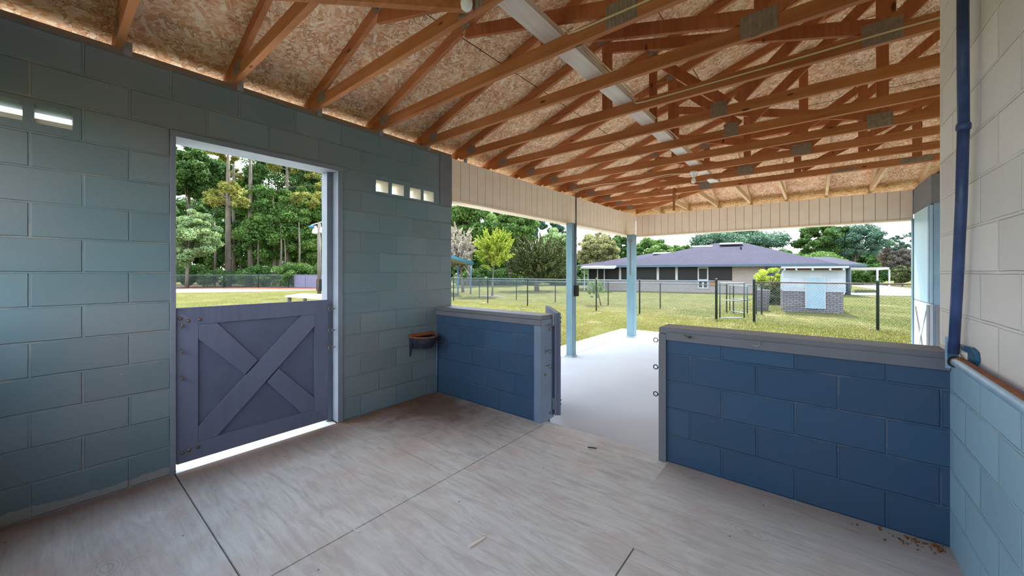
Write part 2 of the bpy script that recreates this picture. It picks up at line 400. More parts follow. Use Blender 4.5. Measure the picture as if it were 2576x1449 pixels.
def grid_wall(us, zs, holes, x0, x1, cells=()):
    """wall in a plane of constant X, x1 the inner face; holes/cells are (u0,u1,z0,z1); reveal faces of cells get material 1"""
    us = sorted(set(us)); zs = sorted(set(zs)); mb = MB()
    def solid(i, j):
        if i < 0 or j < 0 or i >= len(us)-1 or j >= len(zs)-1: return 0
        u, z = (us[i]+us[i+1])/2, (zs[j]+zs[j+1])/2
        for a, b, c, d in holes:
            if a < u < b and c < z < d: return 0
        for a, b, c, d in cells:
            if a < u < b and c < z < d: return -1
        return 1
    for i in range(len(us)-1):
        for j in range(len(zs)-1):
            if solid(i, j) != 1: continue
            a, b, c, d = us[i], us[i+1], zs[j], zs[j+1]
            mb.add([(x1,a,c),(x1,b,c),(x1,b,d),(x1,a,d)], [(0,1,2,3)]); mb.add([(x0,a,c),(x0,a,d),(x0,b,d),(x0,b,c)], [(0,1,2,3)])
            for di, dj, P in ((-1,0,[(x0,a,c),(x1,a,c),(x1,a,d),(x0,a,d)]),(1,0,[(x1,b,c),(x0,b,c),(x0,b,d),(x1,b,d)]),
                              (0,-1,[(x0,a,c),(x0,b,c),(x1,b,c),(x1,a,c)]),(0,1,[(x1,a,d),(x1,b,d),(x0,b,d),(x0,a,d)])):
                q = solid(i+di, j+dj)
                if q != 1: mb.add(P, [(0,1,2,3)], 1 if q == -1 else 0)
    return mb
CELLS = [(2.10,2.24,2.225,2.34),(2.285,2.43,2.225,2.34),(2.51,2.655,2.22,2.335),(2.695,2.84,2.22,2.335),
         (-0.045,0.10,2.255,2.365),(-0.235,-0.085,2.255,2.365)]
DOORH = (0.54, 1.755, -0.2, 2.385)
us = [YN, 3.11, DOORH[0], DOORH[1]]+[c for q in CELLS for c in q[:2]]
zs = [-0.2, ZT, 2.385]+[c for q in CELLS for c in q[2:]]
struct(grid_wall(us, zs, [DOORH]+CELLS[4:], XL-0.20, XL, CELLS[:4]), 'wall_left', [M_WALL_L, M_CELL])
mb = MB()
for a, b, c, d in CELLS[4:]: mb.box(XL-0.13, XL-0.025, a+0.001, b-0.001, c+0.001, c+0.034)
for o in [struct(mb, 'trim_1', M_CELL)]: pass
struct(MB().box(XL-0.20, XL+0.006, YN, 3.11, ZT, ZT+0.038), 'trim_2', M_PLATE_WOOD)          # sill plate on the block wall
struct(MB().box(XL-0.14, XL+0.008, 2.93, 3.115, 2.20, ZT), 'trim_3', M_TRIM_GREY)            # painted board at the wall's outer end

# front half walls
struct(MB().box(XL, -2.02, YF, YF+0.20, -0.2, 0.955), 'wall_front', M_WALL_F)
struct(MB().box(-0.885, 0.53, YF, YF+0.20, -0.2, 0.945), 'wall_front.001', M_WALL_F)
c = MB().box(XL, -1.98, YF-0.012, YF+0.21, 0.958, 0.998); c.box(XL, -1.981, YF-0.024, YF-0.002, 0.905, 0.9575)
struct(c, 'trim_4', M_TRIM_GREY, bevel=0.004)
c = MB().box(-0.915, 0.53, YF-0.012, YF+0.22, 0.948, 0.992); c.box(-0.86, 0.528, YF-0.026, YF-0.002, 0.902, 0.962)
struct(c, 'trim_5', M_TRIM_GREY, bevel=0.004)
c = MB().box(-2.02, -1.978, YF-0.008, YF+0.205, 0.0, 0.957); c.box(-2.055, -1.979, YF-0.022, YF-0.004, 0.0, 0.903)
jamb_l = struct(c, 'trim_6', M_JAMB, bevel=0.003)
c = MB().box(-0.915, -0.885, YF-0.01, YF+0.205, 0.0, 0.948); c.box(-0.914, -0.8605, YF-0.024, YF-0.004, 0.0, 0.947)
jamb_r = struct(c, 'trim_7', M_TRIM_GREY, bevel=0.003)

# right wall
struct(MB().box(0.53, 0.73, YN, YF+0.20, -0.2, 2.95), 'wall_right', M_WALL_R)

c = MB().box(XL-0.2, 0.73, YN-0.2, YN, -0.2, 1.15); c.box(XL-0.2, 0.73, YN-0.2, YN, 2.35, 2.8)
struct(c, 'wall_near', M_WALL_F)  # unseen wall; its open band is shaped to let daylight in
# plywood floor sheets with open seams over a dark base
g = 0.004
mb = MB()
for x0, x1, y0, y1 in ((XL,-1.955,YN,0.56),(XL,-1.955,0.56,1.76),(XL,-1.955,1.76,YF),(-1.955,0.53,1.88,2.96),(-1.955,-0.72,YN,1.88),(-0.72,0.53,YN,1.88)):
    if y1 == 2.96:
        mb.box(x0+g, x1, y0+g, YF, -0.02, 0.0); mb.box(-1.978, -0.915, YF, 2.965, -0.02, 0.0)
    else: mb.box(x0+g, x1-g, y0+g, y1-g, -0.02, 0.0)
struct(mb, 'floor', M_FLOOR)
struct(MB().box(XL-0.2, 0.73, YN, YF+0.05, -0.2, -0.021), 'floor.001', M_DARK)
# patio slab outside with a sawn joint, and the concrete pad at the side door, widened unseen to bounce light onto the eaves
mb = MB(); PZ = -0.09
mb.box(XL+0.02, 5.2, YF+0.06, 9.02, -0.3, PZ); mb.box(XL-0.55, XL+0.01, 3.12, 9.02, -0.3, PZ); mb.box(XL-0.55, 1.27, 9.03, 9.62, -0.3, PZ)
struct(mb, 'floor_patio', M_CONC)
c = MB().box(XL-2.6, XL-0.205, -3.0, 3.1, -0.3, -0.05); c.box(XL-0.206, XL-0.002, 0.57, 1.70, -0.2, -0.006)
struct(c, 'floor_pad', M_PAD)

# side door frame
mb = MB()
mb.box(XL-0.21, XL+0.012, 0.535, 0.566, 0.0, 2.3445); mb.box(XL-0.21, XL+0.012, 1.705, 1.752, 0.0, 2.3445)
mb.box(XL-0.21, XL+0.012, 0.535, 1.752, 2.345, 2.388); mb.box(XL-0.21, XL-0.10, 1.655, 1.7045, 0.0, 2.3445)
d1 = struct(mb, 'door_1', M_FRAME, bevel=0.003)

# siding headers over the patio: thin boards with grooves between
def siding(name, p0, p1, n, z0, z1, axis, mat):
    mb = MB(); a0, a1 = p0, p1; step = (a1-a0)/n
    for i in range(n):
        lo, hi = a0+i*step+0.003, a0+(i+1)*step-0.003
        if axis == 'y': mb.box(XL-0.03, XL, lo, hi, z0, z1); mb.box(XL-0.032, XL-0.006, hi, hi+0.006, z0, z1, 1)
        else: mb.box(lo, hi, YFAR, YFAR+0.03, z0, z1); mb.box(hi, hi+0.006, YFAR+0.006, YFAR+0.032, z0, z1, 1)
    return mb
mb = siding('h', 3.115, YFAR, 40, 2.30, 2.80, 'y', None)
mb.box(XL-0.20, XL-0.032, 3.115, YFAR+0.03, 2.315, 2.80, 0)
mb.box(XL-0.17, XL+0.015, 3.115, YFAR, 2.275, 2.302, 0)
struct(mb, 'trim_8', [M_CREAM, M_GROOVE])
mb = siding('h', XL, 1.27, 31, 2.30, 2.80, 'x', None)
mb.box(XL, 1.27, YFAR+0.032, YFAR+0.18, 2.32, 2.80, 0)
mb.box(XL, 1.27, YFAR-0.012, YFAR+0.17, 2.28, 2.302, 0)
struct(mb, 'trim_9', [M_CREAM, M_GROOVE])

# roof deck: hip roof, eaves half a metre out, boards of OSB
SL = 1/3.0
def zdeck(x, y): return 2.995+min(x-XL, XRB-x, y-YN, YFAR-y)*SL
EO = 0.42
hs = (XRB-XL)/2; xr = (XL+XRB)/2; ry0, ry1 = YN+hs, YFAR-hs
zr = 2.995+hs*SL; ze = 2.995-EO*SL
A = [(XL-EO,YN-EO,ze),(XRB+EO,YN-EO,ze),(XRB+EO,YFAR+EO,ze),(XL-EO,YFAR+EO,ze),(xr,ry0,zr),(xr,ry1,zr)]
th = Vector((0,0,0.02))
for nm, idx in (('ceiling',(0,3,5,4)),('ceiling_far',(3,2,5)),('ceiling_right',(2,1,4,5)),('ceiling_near',(1,0,4))):
    struct(MB().prism([A[i] for i in idx], th), nm, M_OSB)
# panel seams in the deck with metal clips are modelled as thin dark strips under the boards
def deck_strip(p, q, wdt=0.006):
    return (Vector(p), Vector(q), wdt)
mb = MB()
for s_ in (1.15, 2.35, 3.55):
    x = XL+s_
    mb.beam((x, YN+s_, zdeck(x, 3)-0.001), (x, YFAR-s_, zdeck(x, 3)-0.001), 0.006, 0.004)
    y = YFAR-s_
    mb.beam((XL+s_, y, 2.995+s_*SL-0.001), (XRB-s_, y, 2.995+s_*SL-0.001), 0.006, 0.004)
struct(mb, 'trim_10', M_GROOVE)
# fascia boards on the eaves
mb = MB()
mb.box(XL-EO-0.02, XL-EO, YN-EO, YFAR+EO, ze-0.12, ze+0.03); mb.box(XL-EO, XRB+EO, YFAR+EO, YFAR+EO+0.02, ze-0.12, ze+0.03)
struct(mb, 'trim_11', M_CREAM)

# ------------------------------------------------------------------ roof trusses
ZB0, CH, CT = 2.838, 0.089, 0.038           # bottom chord underside, chord depth, thickness
TY = [.29, .90, 1.50, 2.11, 2.72, 3.31, 3.92, 4.56, 5.20, 5.83, 6.50, 7.18]
def ztop(s): return 2.995+s*SL               # deck underside at set-back s
def plate(mb, x, y, z, w_, h_):
    mb.box(x-w_/2, x+w_/2, y-CT/2-0.003, y-CT/2-0.0005, z-h_/2, z+h_/2)
    n = max(3, int(w_/0.022))
    for i in range(n):
        xx = x-w_/2+(i+0.5)*w_/n
        mb.box(xx-0.004, xx+0.004, y-CT/2-0.0055, y-CT/2-0.002, z-h_/2+0.006, z+h_/2-0.006)
def strut(y, xa, za, xb, zb, h=0.089):
    return MB().beam((xa,y,za), (xb,y,zb), CT*(0.84 if abs(xa-xb) > 1e-3 else 0.78), h, up=(0,0,1) if abs(xa-xb) > 1e-3 else (1,0,0))
def truss(k, y, label, S, full=True, double=False):
    t = thing('roof_truss', label, 'truss', (XL, y, ZB0), 'wooden trusses under the roof deck')
    xb = XL+S; xR = 1.9+max(0, 0) if full else xb
    ym = [y] if not double else [y, y+CT+0.002]
    b = MB(); tc_ = MB()
    for yy in ym:
        b.box(XL-0.05, (xR if full else xb), yy-CT/2, yy+CT/2, ZB0, ZB0+CH)
        # sloping top chord, plumb cut, running out over the eave
        xs0, xs1 = XL-EO+0.01, min(xb, xr)
        v = CH*1.054
        P = [(xs0,yy-CT/2,ztop(xs0-XL)-v),(xs1,yy-CT/2,ztop(xs1-XL)-v),(xs1,yy-CT/2,ztop(xs1-XL)-0.001),(xs0,yy-CT/2,ztop(xs0-XL)-0.001)]
        tc_.prism([(a_,b_+0.0015,c_) for a_,b_,c_ in P], (0,CT-0.003,0))
        if full and xb < 1.85:
            if xb >= xr-0.05:   # ridge truss: descending right chord
                P = [(xs1,yy-CT/2,ztop(hs)-v),(xR,yy-CT/2,ztop(hs-(xR-xr))-v),(xR,yy-CT/2,ztop(hs-(xR-xr))-0.001),(xs1,yy-CT/2,ztop(hs)-0.001)]
                tc_.prism([(a_,b_+0.0015,c_) for a_,b_,c_ in P], (0,CT-0.003,0))
            else: tc_.box(xb, xR, yy-CT/2+0.0022, yy+CT/2-0.0022, ztop(S)-CH-0.01, ztop(S)-0.012)
    b.build('bottom_chord', M_WX, t); tc_.build('top_chord', M_WX, t)
    zb = ZB0+CH/2
    def plate_(x, z, w_, h_):
        pl = MB(); plate(pl, x, y, z, w_, h_)
        pl.build('connector_plate', M_GALV, t)
    plate_(XL+0.16, ZB0+0.07, 0.14, 0.09)
    def web(mb): mb.build('web_member', M_WZ, t)
    def vert(x, s, h=0.089): web(strut(y, x, ZB0+CH, x, ztop(s)-CH*1.06, h))
    if full:
        sm = S/2 if S > 2.4 else S*0.52
        zj = ztop(sm)-CH*1.05-0.02
        if S >= hs-0.1:            # common truss with W webs
            xp = XL+2*hs/3
            web(strut(y, XL+sm, zj, xp-0.05, ZB0+CH+0.02)); web(strut(y, xp+0.03, ZB0+CH+0.02, xr-0.06, zr-CH-0.14))
            web(strut(y, xr+2*(xr-xp)/2-0.03, ZB0+CH+0.02, xr+0.06, zr-CH-0.14))
            vert(XL+sm, sm, 0.075)
            plate_(xp-0.12, ZB0+0.072, 0.13, 0.135); plate_(XL+sm, zj+0.06, 0.10, 0.07)
        else:
            web(strut(y, XL+sm, zj, xb-0.04, ZB0+CH+0.03)); vert(xb, S-0.02)
            if S > 3.5: vert(XL+sm+0.04, sm+0.04)
            x2 = xb+1.25
            while x2 < 1.75:
                vert(x2, S-0.02); web(strut(y, x2-1.2, ZB0+CH+0.03, x2-0.04, ztop(S)-CH-0.06)); x2 += 1.25
            plate_(xb-0.02, ZB0+0.072, 0.19, 0.14); plate_(XL+sm, zj+0.06, 0.10, 0.07); plate_(xb-0.02, ztop(S)-0.07, 0.16, 0.09)
    if k == 11: plate_(1.02, ZB0+0.045, 0.30, 0.075); plate_(0.32, ZB0+0.022, 0.26, 0.04)
    return t
def setback(y): return min(y-YN, YFAR-y, hs)
TL = ["short jack rafter frame on blue wall beside the left pair of vents",
      "short jack rafter frame on blue wall above left post of the side door",
      "hip girder truss over the side door with the near bulb holder at its far end",
      "wooden truss just beyond the near bulb holder, cable stapled along its chord",
      "wooden truss above the right four vents, fifth heel along the blue wall",
      "wooden truss with stapled cable where blue wall meets the cream header",
      "first wooden truss fully over the open patio",
      "second wooden truss over the open patio",
      "third wooden truss over the open patio",
      "wooden truss carrying the far white bulb holder over patio",
      "next to last full truss before the far hip end",
      "double girder truss at the far hip end catching the short rafters"]
for k, y in enumerate(TY):
    S = setback(y)
    truss(k, y, TL[k], S, full=(k > 1), double=(k == 11))
for k, y in ((12, 7.79), (13, 8.40)):
    truss(k, y, "short jack frame in far left roof corner, %s to the corner post" % ("second nearest" if k == 12 else "nearest"), setback(y), full=False)
# corner (hip) frames on the diagonals
for lab, (x0, y0), (x1, y1) in (("diagonal hip frame running to the near left roof corner", (XL+0.05,YN+0.05), (XL+2.0,YN+1.98)),
                               ("diagonal hip frame running to the far left roof corner", (XL+0.02,YFAR-0.02), (XL+2.0,YFAR-1.98))):
    t = thing('hip_frame', lab, 'truss', (x0, y0, ZB0), 'wooden trusses under the roof deck')
    MB().beam((x0,y0,ZB0+CH/2), (x1,y1,ZB0+CH/2), CT, CH).build('bottom_chord', M_WX, t)
    MB().beam((x0,y0,ztop(0)-0.09), (x1,y1,ztop(1.97)-0.09), CT*0.9, CH).build('top_chord', M_WX, t)
# end jacks from the far header back to the girder
JX = [-2.90,-2.29,-1.68,-1.07,-0.46,0.15,0.76,1.37]
nm_ = ["first","second","third","fourth","fifth","sixth","seventh","eighth"]
for i, x in enumerate(JX):
    s1 = x-XL-0.03 if x < XL+1.96 else 1.96
    t = thing('jack_rafter', nm_[i]+" short rafter pair standing on the far cream header, counted from corner post", 'rafter', (x, YFAR, ZB0), 'short rafters on the far header')
    MB().box(x-CT/2, x+CT/2, YFAR-s1, YFAR+0.04, ZB0, ZB0+CH).build('bottom_chord', M_WY, t)
    v = CH*1.054
    MB().prism([(x-CT*.46,YFAR+EO-0.01,ztop(-EO+.01)-v),(x-CT*.46,YFAR-s1,ztop(s1)-v),(x-CT*.46,YFAR-s1,ztop(s1)-0.001),(x-CT*.46,YFAR+EO-0.01,ztop(-EO+.01)-0.001)], (CT*.92,0,0)).build('top_chord', M_WY, t)
# hurricane clips on the plate
for i, y in enumerate(TY[:6]):
    o = MB().box(XL-0.01, XL+0.0105, y+0.022, y+0.062, ZT+0.002, ZT+0.09); o.box(XL-0.01, XL+0.012, y+0.019, y+0.023, ZT+0.002, ZT+0.10)
    tag(o.build('hurricane_clip', M_STEEL), 'small metal tie clip fixing %s truss heel, counted from left, to blue wall' % nm_[i], 'clip', 'metal clips along the wall plate')
# lateral brace board lying on the bottom chords
tag(MB().box(-1.415, -1.275, 1.40, 7.35, ZB0+CH+0.001, ZB0+CH+0.040).build('brace_board', M_BOARD), 'long pale brace board lying across the truss bottom chords', 'board')

# cables
def cable(pts, lab, r=0.007):
    tag(MB().tube(pts, r, 6).build('electric_cable', M_CABLE, smooth=True), lab, 'cable', 'cream cables in the roof')
yk = TY[3]-CT/2-0.008
cable([(-1.22,yk+0.05,ZB0+CH+0.05),(-1.235,yk,ZB0+CH+0.01),(-1.22,yk-0.004,ZB0+0.075),(-1.15,yk-0.004,ZB0+0.068),(-0.9,yk,ZB0+0.066),(-0.6,yk,ZB0+0.060),(-0.2,yk,ZB0+0.068),(1.0,yk,ZB0+0.06)], 'cream cable turning along the chord nearest the near bulb holder')
cable([(-1.25,2.2,ZB0+CH+0.045),(-1.25,2.7,ZB0+CH+0.048),(-1.245,3.25,ZB0+CH+0.045)], 'cream cable lying along brace board between first two open trusses')
cable([(-1.265,2.2,ZB0+CH+0.045),(-1.28,3.4,ZB0+CH+0.048),(-1.26,4.6,ZB0+CH+0.046),(-1.275,5.7,ZB0+CH+0.05)], 'long cream cable lying along the edge of brace board')
yk = TY[5]-CT/2-0.008
cable([(-1.25,yk+0.06,ZB0+CH+0.04),(-1.26,yk,ZB0+CH+0.0),(-1.24,yk-0.004,ZB0+0.06),(-1.15,yk-0.004,ZB0+0.052),(-0.3,yk,ZB0+0.05),(0.3,yk,ZB0+0.055),(0.9,yk,ZB0+0.05),(1.7,yk,ZB0+0.05)], 'long cream cable stapled along truss chord towards the right wall')
yk = TY[9]-CT/2-0.008
cable([(-3.3,yk,ZB0+0.01),(-2.8,yk,ZB0+0.03),(-2.2,yk-0.01,ZB0+0.0),(-1.7,yk-0.01,ZB0+0.02),(-1.40,yk-0.03,ZB0-0.02)], 'sagging cream cable running to the far bulb holder')

# lamp holders
def lamp(loc, lab, energy, side=None):
    x, y, z = loc
    t = thing('lamp_holder', lab, 'lamp', loc, 'bare bulb lamps on the trusses')
    MB().lathe((x,y,z), [(0.050,0.0),(0.054,-0.012),(0.050,-0.028),(0.034,-0.038),(0.026,-0.05),(0.024,-0.075)], 20).build('base', M_WHITE, t, smooth=True)
    MB().lathe((x,y,z-0.074), [(0.014,0.0),(0.017,-0.016),(0.028,-0.038),(0.031,-0.058),(0.026,-0.078),(0.012,-0.090),(0.002,-0.092)], 18).build('bulb', M_WHITE, t, smooth=True)
    return t
lamp((-1.36, 5.80, ZB0+0.0), 'white porcelain lamp holder with bare bulb under far patio truss', 0)
lamp((-1.37, 1.33, ZB0+0.045), 'white lamp holder with bulb near the top edge of photo', 0)
tag(MB().box(-1.42, -1.20, 1.29, 1.37, ZB0+0.045, ZB0+0.083).build('mounting_block', M_WX), 'short wood block carrying the near lamp holder', 'block')
tag(MB().lathe((-1.26, 6.42, ZB0-0.002), [(0.05,0.0),(0.055,-0.012),(0.04,-0.024)], 16).build('junction_cover', M_WHITE, smooth=True), 'flat round white cover under the truss behind the far bulb', 'cover')
# hanging stick with wire under the girder
mb = MB().box(-2.02, -1.985, 7.13, 7.155, 2.52, 2.93)
o = mb.build('hanging_stick', M_WZ); tag(o, 'thin brown wood stick hanging below the far girder truss', 'stick')
MB().tube([(-1.97,7.14,2.86),(-1.93,7.14,2.82),(-1.95,7.14,2.74),(-1.975,7.14,2.70),(-1.94,7.14,2.64),(-1.98,7.14,2.58)], 0.004, 6).build('wire', M_CABLE, o, smooth=True)

# ------------------------------------------------------------------ side half door
def eye(mb, p, n, R=0.017):
    p, n = Vector(p), Vector(n).normalized()
    mb.tube([p, p+n*0.022], 0.004, 6); side = n.cross(Vector((0,0,1)))
    mb.ring(p+n*(0.022+R), R, 0.0038, side, 16, 6)
xd0, xd1 = XL-0.055, XL-0.008
ydl, ydr, zd0, zd1 = 0.572, 1.622, 0.052, 1.150
dr = thing('half_door', 'blue-grey lower half door with a crossed X brace, closed in the side doorway', 'door', (XL, ydl, zd0))
MB().box(xd0, xd1-0.022, ydl+0.02, ydr-0.02, zd0+0.02, zd1-0.02).build('door_panel', M_DOOR_B, dr)
st, rl = 0.118, 0.125
def yz(poly, name): MB().prism([(xd1-0.022,a,b) for a, b in poly], (0.022,0,0)).build(name, M_DOOR, dr, bevel=0.002)
yz([(ydl,zd0),(ydl+st,zd0+rl),(ydl+st,zd1-rl),(ydl,zd1)], 'stile'); yz([(ydr,zd0),(ydr,zd1),(ydr-st,zd1-rl),(ydr-st,zd0+rl)], 'stile')
yz([(ydl,zd1),(ydl+st,zd1-rl),(ydr-st,zd1-rl),(ydr,zd1)], 'rail'); yz([(ydl,zd0),(ydr,zd0),(ydr-st,zd0+rl),(ydl+st,zd0+rl)], 'rail')
a0, a1, b0, b1 = ydl+st+0.001, ydr-st-0.001, zd0+rl+0.001, zd1-rl-0.001
e = 0.105
full = [(a0,b0),(a0+e*1.05,b0),(a1,b1-e),(a1,b1),(a1-e*1.05,b1),(a0,b0+e)]
yz(full, 'cross_brace')
def half(lo):
    # the other diagonal, cut where it meets the through brace
    A0, A1 = Vector((a0,b1)), Vector((a1,b0)); d = (A1-A0)
    t0, t1 = (0.0, 0.415) if lo else (0.585, 1.0)
    if lo: return [(a0,b1),(a0,b1-e),(a0+d.x*0.375-0.018,b1-e+d.y*0.375-0.0),(a0+d.x*0.47-0.008,b1+d.y*0.40+0.012),(a0+e*1.05,b1)]
    return [(a1,b0),(a1,b0+e),(a1-d.x*0.375+0.018,b0+e-d.y*0.375),(a1-d.x*0.47+0.008,b0-d.y*0.40-0.012),(a1-e*1.05,b0)]
yz(half(True), 'cross_brace'); yz(half(False), 'cross_brace')
for zz in (1.03, 0.85, 0.665):
    mb = MB(); eye(mb, (xd1, ydl+0.02, zz), (1,0,0)); mb.build('eye_bolt', M_EYE, dr, smooth=True)
for yy, zz in ((ydl+0.02,1.075),(ydl+0.062,1.055),(ydl+0.125,1.060),(ydl+0.03,0.125),(ydl+0.065,0.135),(ydl+0.115,0.14)):
    MB().lathe((xd1,yy,zz), [(0.013,0),(0.013,0.003),(0.009,0.008),(0.003,0.010)], 12, (1,0,0)).build('carriage_bolt', M_EYE, dr, smooth=True)
for zz in (1.06, 0.86, 0.70):
    mb = MB(); eye(mb, (XL-0.05, 1.705, zz), (0,-1,0)); o = mb.build('eye_bolt', M_EYE, d1, smooth=True)

# front gate, swung open
gate = thing('stall_gate', 'blue-grey board stall gate standing open at the gap, seen edge on', 'gate', (-1.945, 3.075, 0))
gd = Vector((-0.66,0.75,0)).normalized(); gn = Vector((gd.y,-gd.x,0))
g0 = Vector((-1.935,3.075,0)); L = 0.82
def gbox(o0, o1, z0, z1, l0=0.0, l1=L):
    p = [g0+gd*l0+gn*o0, g0+gd*l1+gn*o0, g0+gd*l1+gn*o1, g0+gd*l0+gn*o1]
    return MB().prism([(q.x,q.y,z0) for q in p], (0,0,z1-z0))
gbox(0.0, 0.019, 0.03, 1.01).build('gate_panel', M_DOOR_B, gate)
gbox(0.020, 0.040, 0.03, 1.01, 0, 0.10).build('stile', M_DOOR, gate); gbox(0.020, 0.040, 0.03, 1.01, L-0.1, L).build('stile', M_DOOR, gate)
gbox(0.020, 0.040, 0.90, 1.01, 0.101, L-0.101).build('rail', M_DOOR, gate); gbox(0.020, 0.040, 0.03, 0.14, 0.101, L-0.101).build('rail', M_DOOR, gate)
gbox(-0.020, -0.001, 0.03, 1.01, 0, 0.10).build('stile', M_DOOR, gate)
for zz in (0.94, 0.14):
    mb = MB().beam((-1.977,3.06,zz), (g0.x+gd.x*0.02, g0.y+gd.y*0.02, zz), 0.006, 0.11); mb.tube([(-1.962,3.063,zz-0.055),(-1.962,3.063,zz+0.055)], 0.008, 8)
    h_ = mb.build('hinge', M_STEEL, gate)
    for dz in (-0.02, 0.02):
        p = g0+gd*0.05+gn*0.041
        MB().lathe((p.x,p.y,zz+dz), [(0.007,0),(0.007,0.012),(0.003,0.014)], 8, gn).build('carriage_bolt', M_DARK, gate)
# eye bolts on the gap's jambs and on the right cap
for zz in (0.90, 0.66, 0.52):
    mb = MB(); eye(mb, (-1.978, YF+0.085, zz), (1,-0.25,0)); mb.build('eye_bolt', M_EYE, jamb_l, smooth=True)
for zz, yy in ((0.855,0.12),(0.44,0.05),(0.06,0.13)):
    MB().ring((-1.976, YF+yy, zz), 0.011, 0.003, (1,0,0), 14, 6).build('washer', M_EYE, jamb_l)
for zz in (0.885, 0.68, 0.475):
    mb = MB(); eye(mb, (-0.914, YF+0.03, zz), (-1,0,0), 0.016); mb.build('eye_bolt', M_DARK, jamb_r, smooth=True)
ring_host = bpy.data.objects['trim_5']
mb = MB(); mb.tube([(-0.69,YF-0.026,0.945),(-0.69,YF-0.05,0.950)], 0.005, 8); mb.ring((-0.705,YF-0.072,0.952), 0.020, 0.005, (0.4,0.25,0.9), 18, 6)
mb.build('eye_bolt', M_EYE, ring_host, smooth=True)
mb = MB(); mb.ring((-0.30,YF-0.030,0.950), 0.024, 0.004, (0,1,0.2), 14, 6, span=math.pi, start=0.2)
mb.build('ring_pull', M_STEEL, ring_host, smooth=True)

# water bowl on the left wall
bw = thing('water_bowl', 'rusty-rimmed dark half round water bowl hung on the blue wall near the corner', 'bowl', (XL, 2.66, 0.6))
mb = MB(); n = 18; R = 0.165; yc, zt = 2.655, 0.69
def arc(r, z): return [(XL+0.004+r*1.32*math.sin(math.pi*i/n), yc-r*math.cos(math.pi*i/n), z) for i in range(n+1)]
o1, o2, o3, i1, i2 = arc(R,zt), arc(R*0.93,zt-0.06), arc(R*0.72,zt-0.125), arc(R*0.92,zt), arc(R*0.66,zt-0.105)
V = o1+o2+o3+i1+i2; k = n+1; Fs = []
for a_, b_ in ((0,1),(1,2),(3,0),(4,3)):
    for i in range(n): Fs.append((a_*k+i, a_*k+i+1, b_*k+i+1, b_*k+i))
Fs.append(tuple(2*k+i for i in range(k))); Fs.append(tuple(4*k+i for i in range(k))); Fs.append((2*k, k, 0, n, k+n, 2*k+n))
mb.add(V, Fs); mb.build('bowl', M_IRON, bw)
MB().tube([Vector(p)+Vector((0,0,0.002)) for p in arc(R*0.97,zt)], 0.008, 8).build('rim', M_RUST, bw, smooth=True)
mb = MB().prism([(XL+0.002,yc-R-0.01,zt+0.012),(XL+0.002,yc+R+0.01,zt+0.012),(XL+0.048,yc+R-0.004,zt+0.004),(XL+0.048,yc-R+0.004,zt+0.004)], (0,0,0.006))
mb.box(XL+0.001, XL+0.012, yc-R-0.005, yc+R+0.005, zt+0.018, zt+0.032); mb.build('valve_cover', M_RUST, bw)
MB().prism([(XL+0.002,yc-R+0.01,zt-0.02),(XL+0.05,yc-R+0.01,zt-0.06),(XL+0.008,yc-R+0.01,zt-0.21),(XL+0.002,yc-R+0.01,zt-0.21)], (0,0.012,0)).build('bracket', M_IRON, bw)
mb = MB().tube([(XL+0.012,yc+R,zt-0.012),(XL+0.012,2.84,zt-0.006),(XL+0.014,2.868,zt-0.02),(XL+0.016,2.872,zt-0.08),(XL+0.016,2.872,0.0)], 0.008, 8)
mb.build('supply_pipe', M_TRIM_BLUE, bw, smooth=True)

# right wall: leaning pipe, bracket, rail pipe
pp = thing('wall_pipe', 'navy painted pipe leaning up the cream right wall', 'pipe', (0.49, 2.62, 1.0))
MB().tube([(0.49,2.617,1.03),(0.49,2.555,1.35),(0.49,2.497,1.70),(0.49,2.465,2.03)], 0.0185, 14).build('lower_pipe', M_PIPE, pp, smooth=True)
MB().tube([(0.49,2.465,2.03),(0.488,2.462,2.40),(0.488,2.466,2.95)], 0.0185, 14).build('upper_pipe', M_PIPE, pp, smooth=True)
MB().lathe((0.49,2.465,2.008), [(0.0205,0),(0.023,0.006),(0.023,0.022),(0.0205,0.03)], 16).build('coupling', M_PIPE, pp, smooth=True)
bk = thing('wall_bracket', 'teal blue steel bracket plate with square pale insert at the right corner', 'bracket', (0.52, 2.87, 0.98))
prof = [(2.875,0.930),(2.56,0.972),(2.45,1.005),(2.425,1.035),(2.44,1.068),(2.50,1.078),(2.875,1.052)]
MB().prism([(0.516,a,b) for a, b in prof], (0.012,0,0)).build('plate', M_PLATE, bk, bevel=0.003)
MB().box(0.509, 0.529, 2.862, 2.876, 0.915, 1.075).build('flange', M_PIPE_L, bk, bevel=0.003)
MB().box(0.511, 0.5165, 2.535, 2.64, 0.990, 1.048).build('insert', M_CELL, bk, bevel=0.002); MB().box(0.509, 0.5115, 2.56, 2.615, 1.008, 1.03).build('slot', M_GALV, bk)
rp = thing('rail_pipe', 'pale blue rail pipe with rusty top running along the right wall', 'pipe', (0.49, 2.5, 1.01))
MB().tube([(0.482,2.53,1.004),(0.482,2.40,1.006),(0.482,1.4,1.0),(0.482,YN+0.02,1.0)], 0.021, 14).build('pipe', M_PIPE_L, rp, smooth=True)
MB().tube([(0.487,2.50,1.016),(0.487,1.4,1.0105),(0.487,YN+0.03,1.0105)], 0.0165, 10).build('rust_line', M_RUST, rp, smooth=True)
MB().ring((0.480,2.528,1.004), 0.018, 0.008, (0,1,0), 14, 8).build('end_plug', M_DARK, rp, smooth=True)
struct(MB().box(0.516, 0.53, YN, 2.43, 0.945, 0.975), 'trim_12', M_PIPE_L)

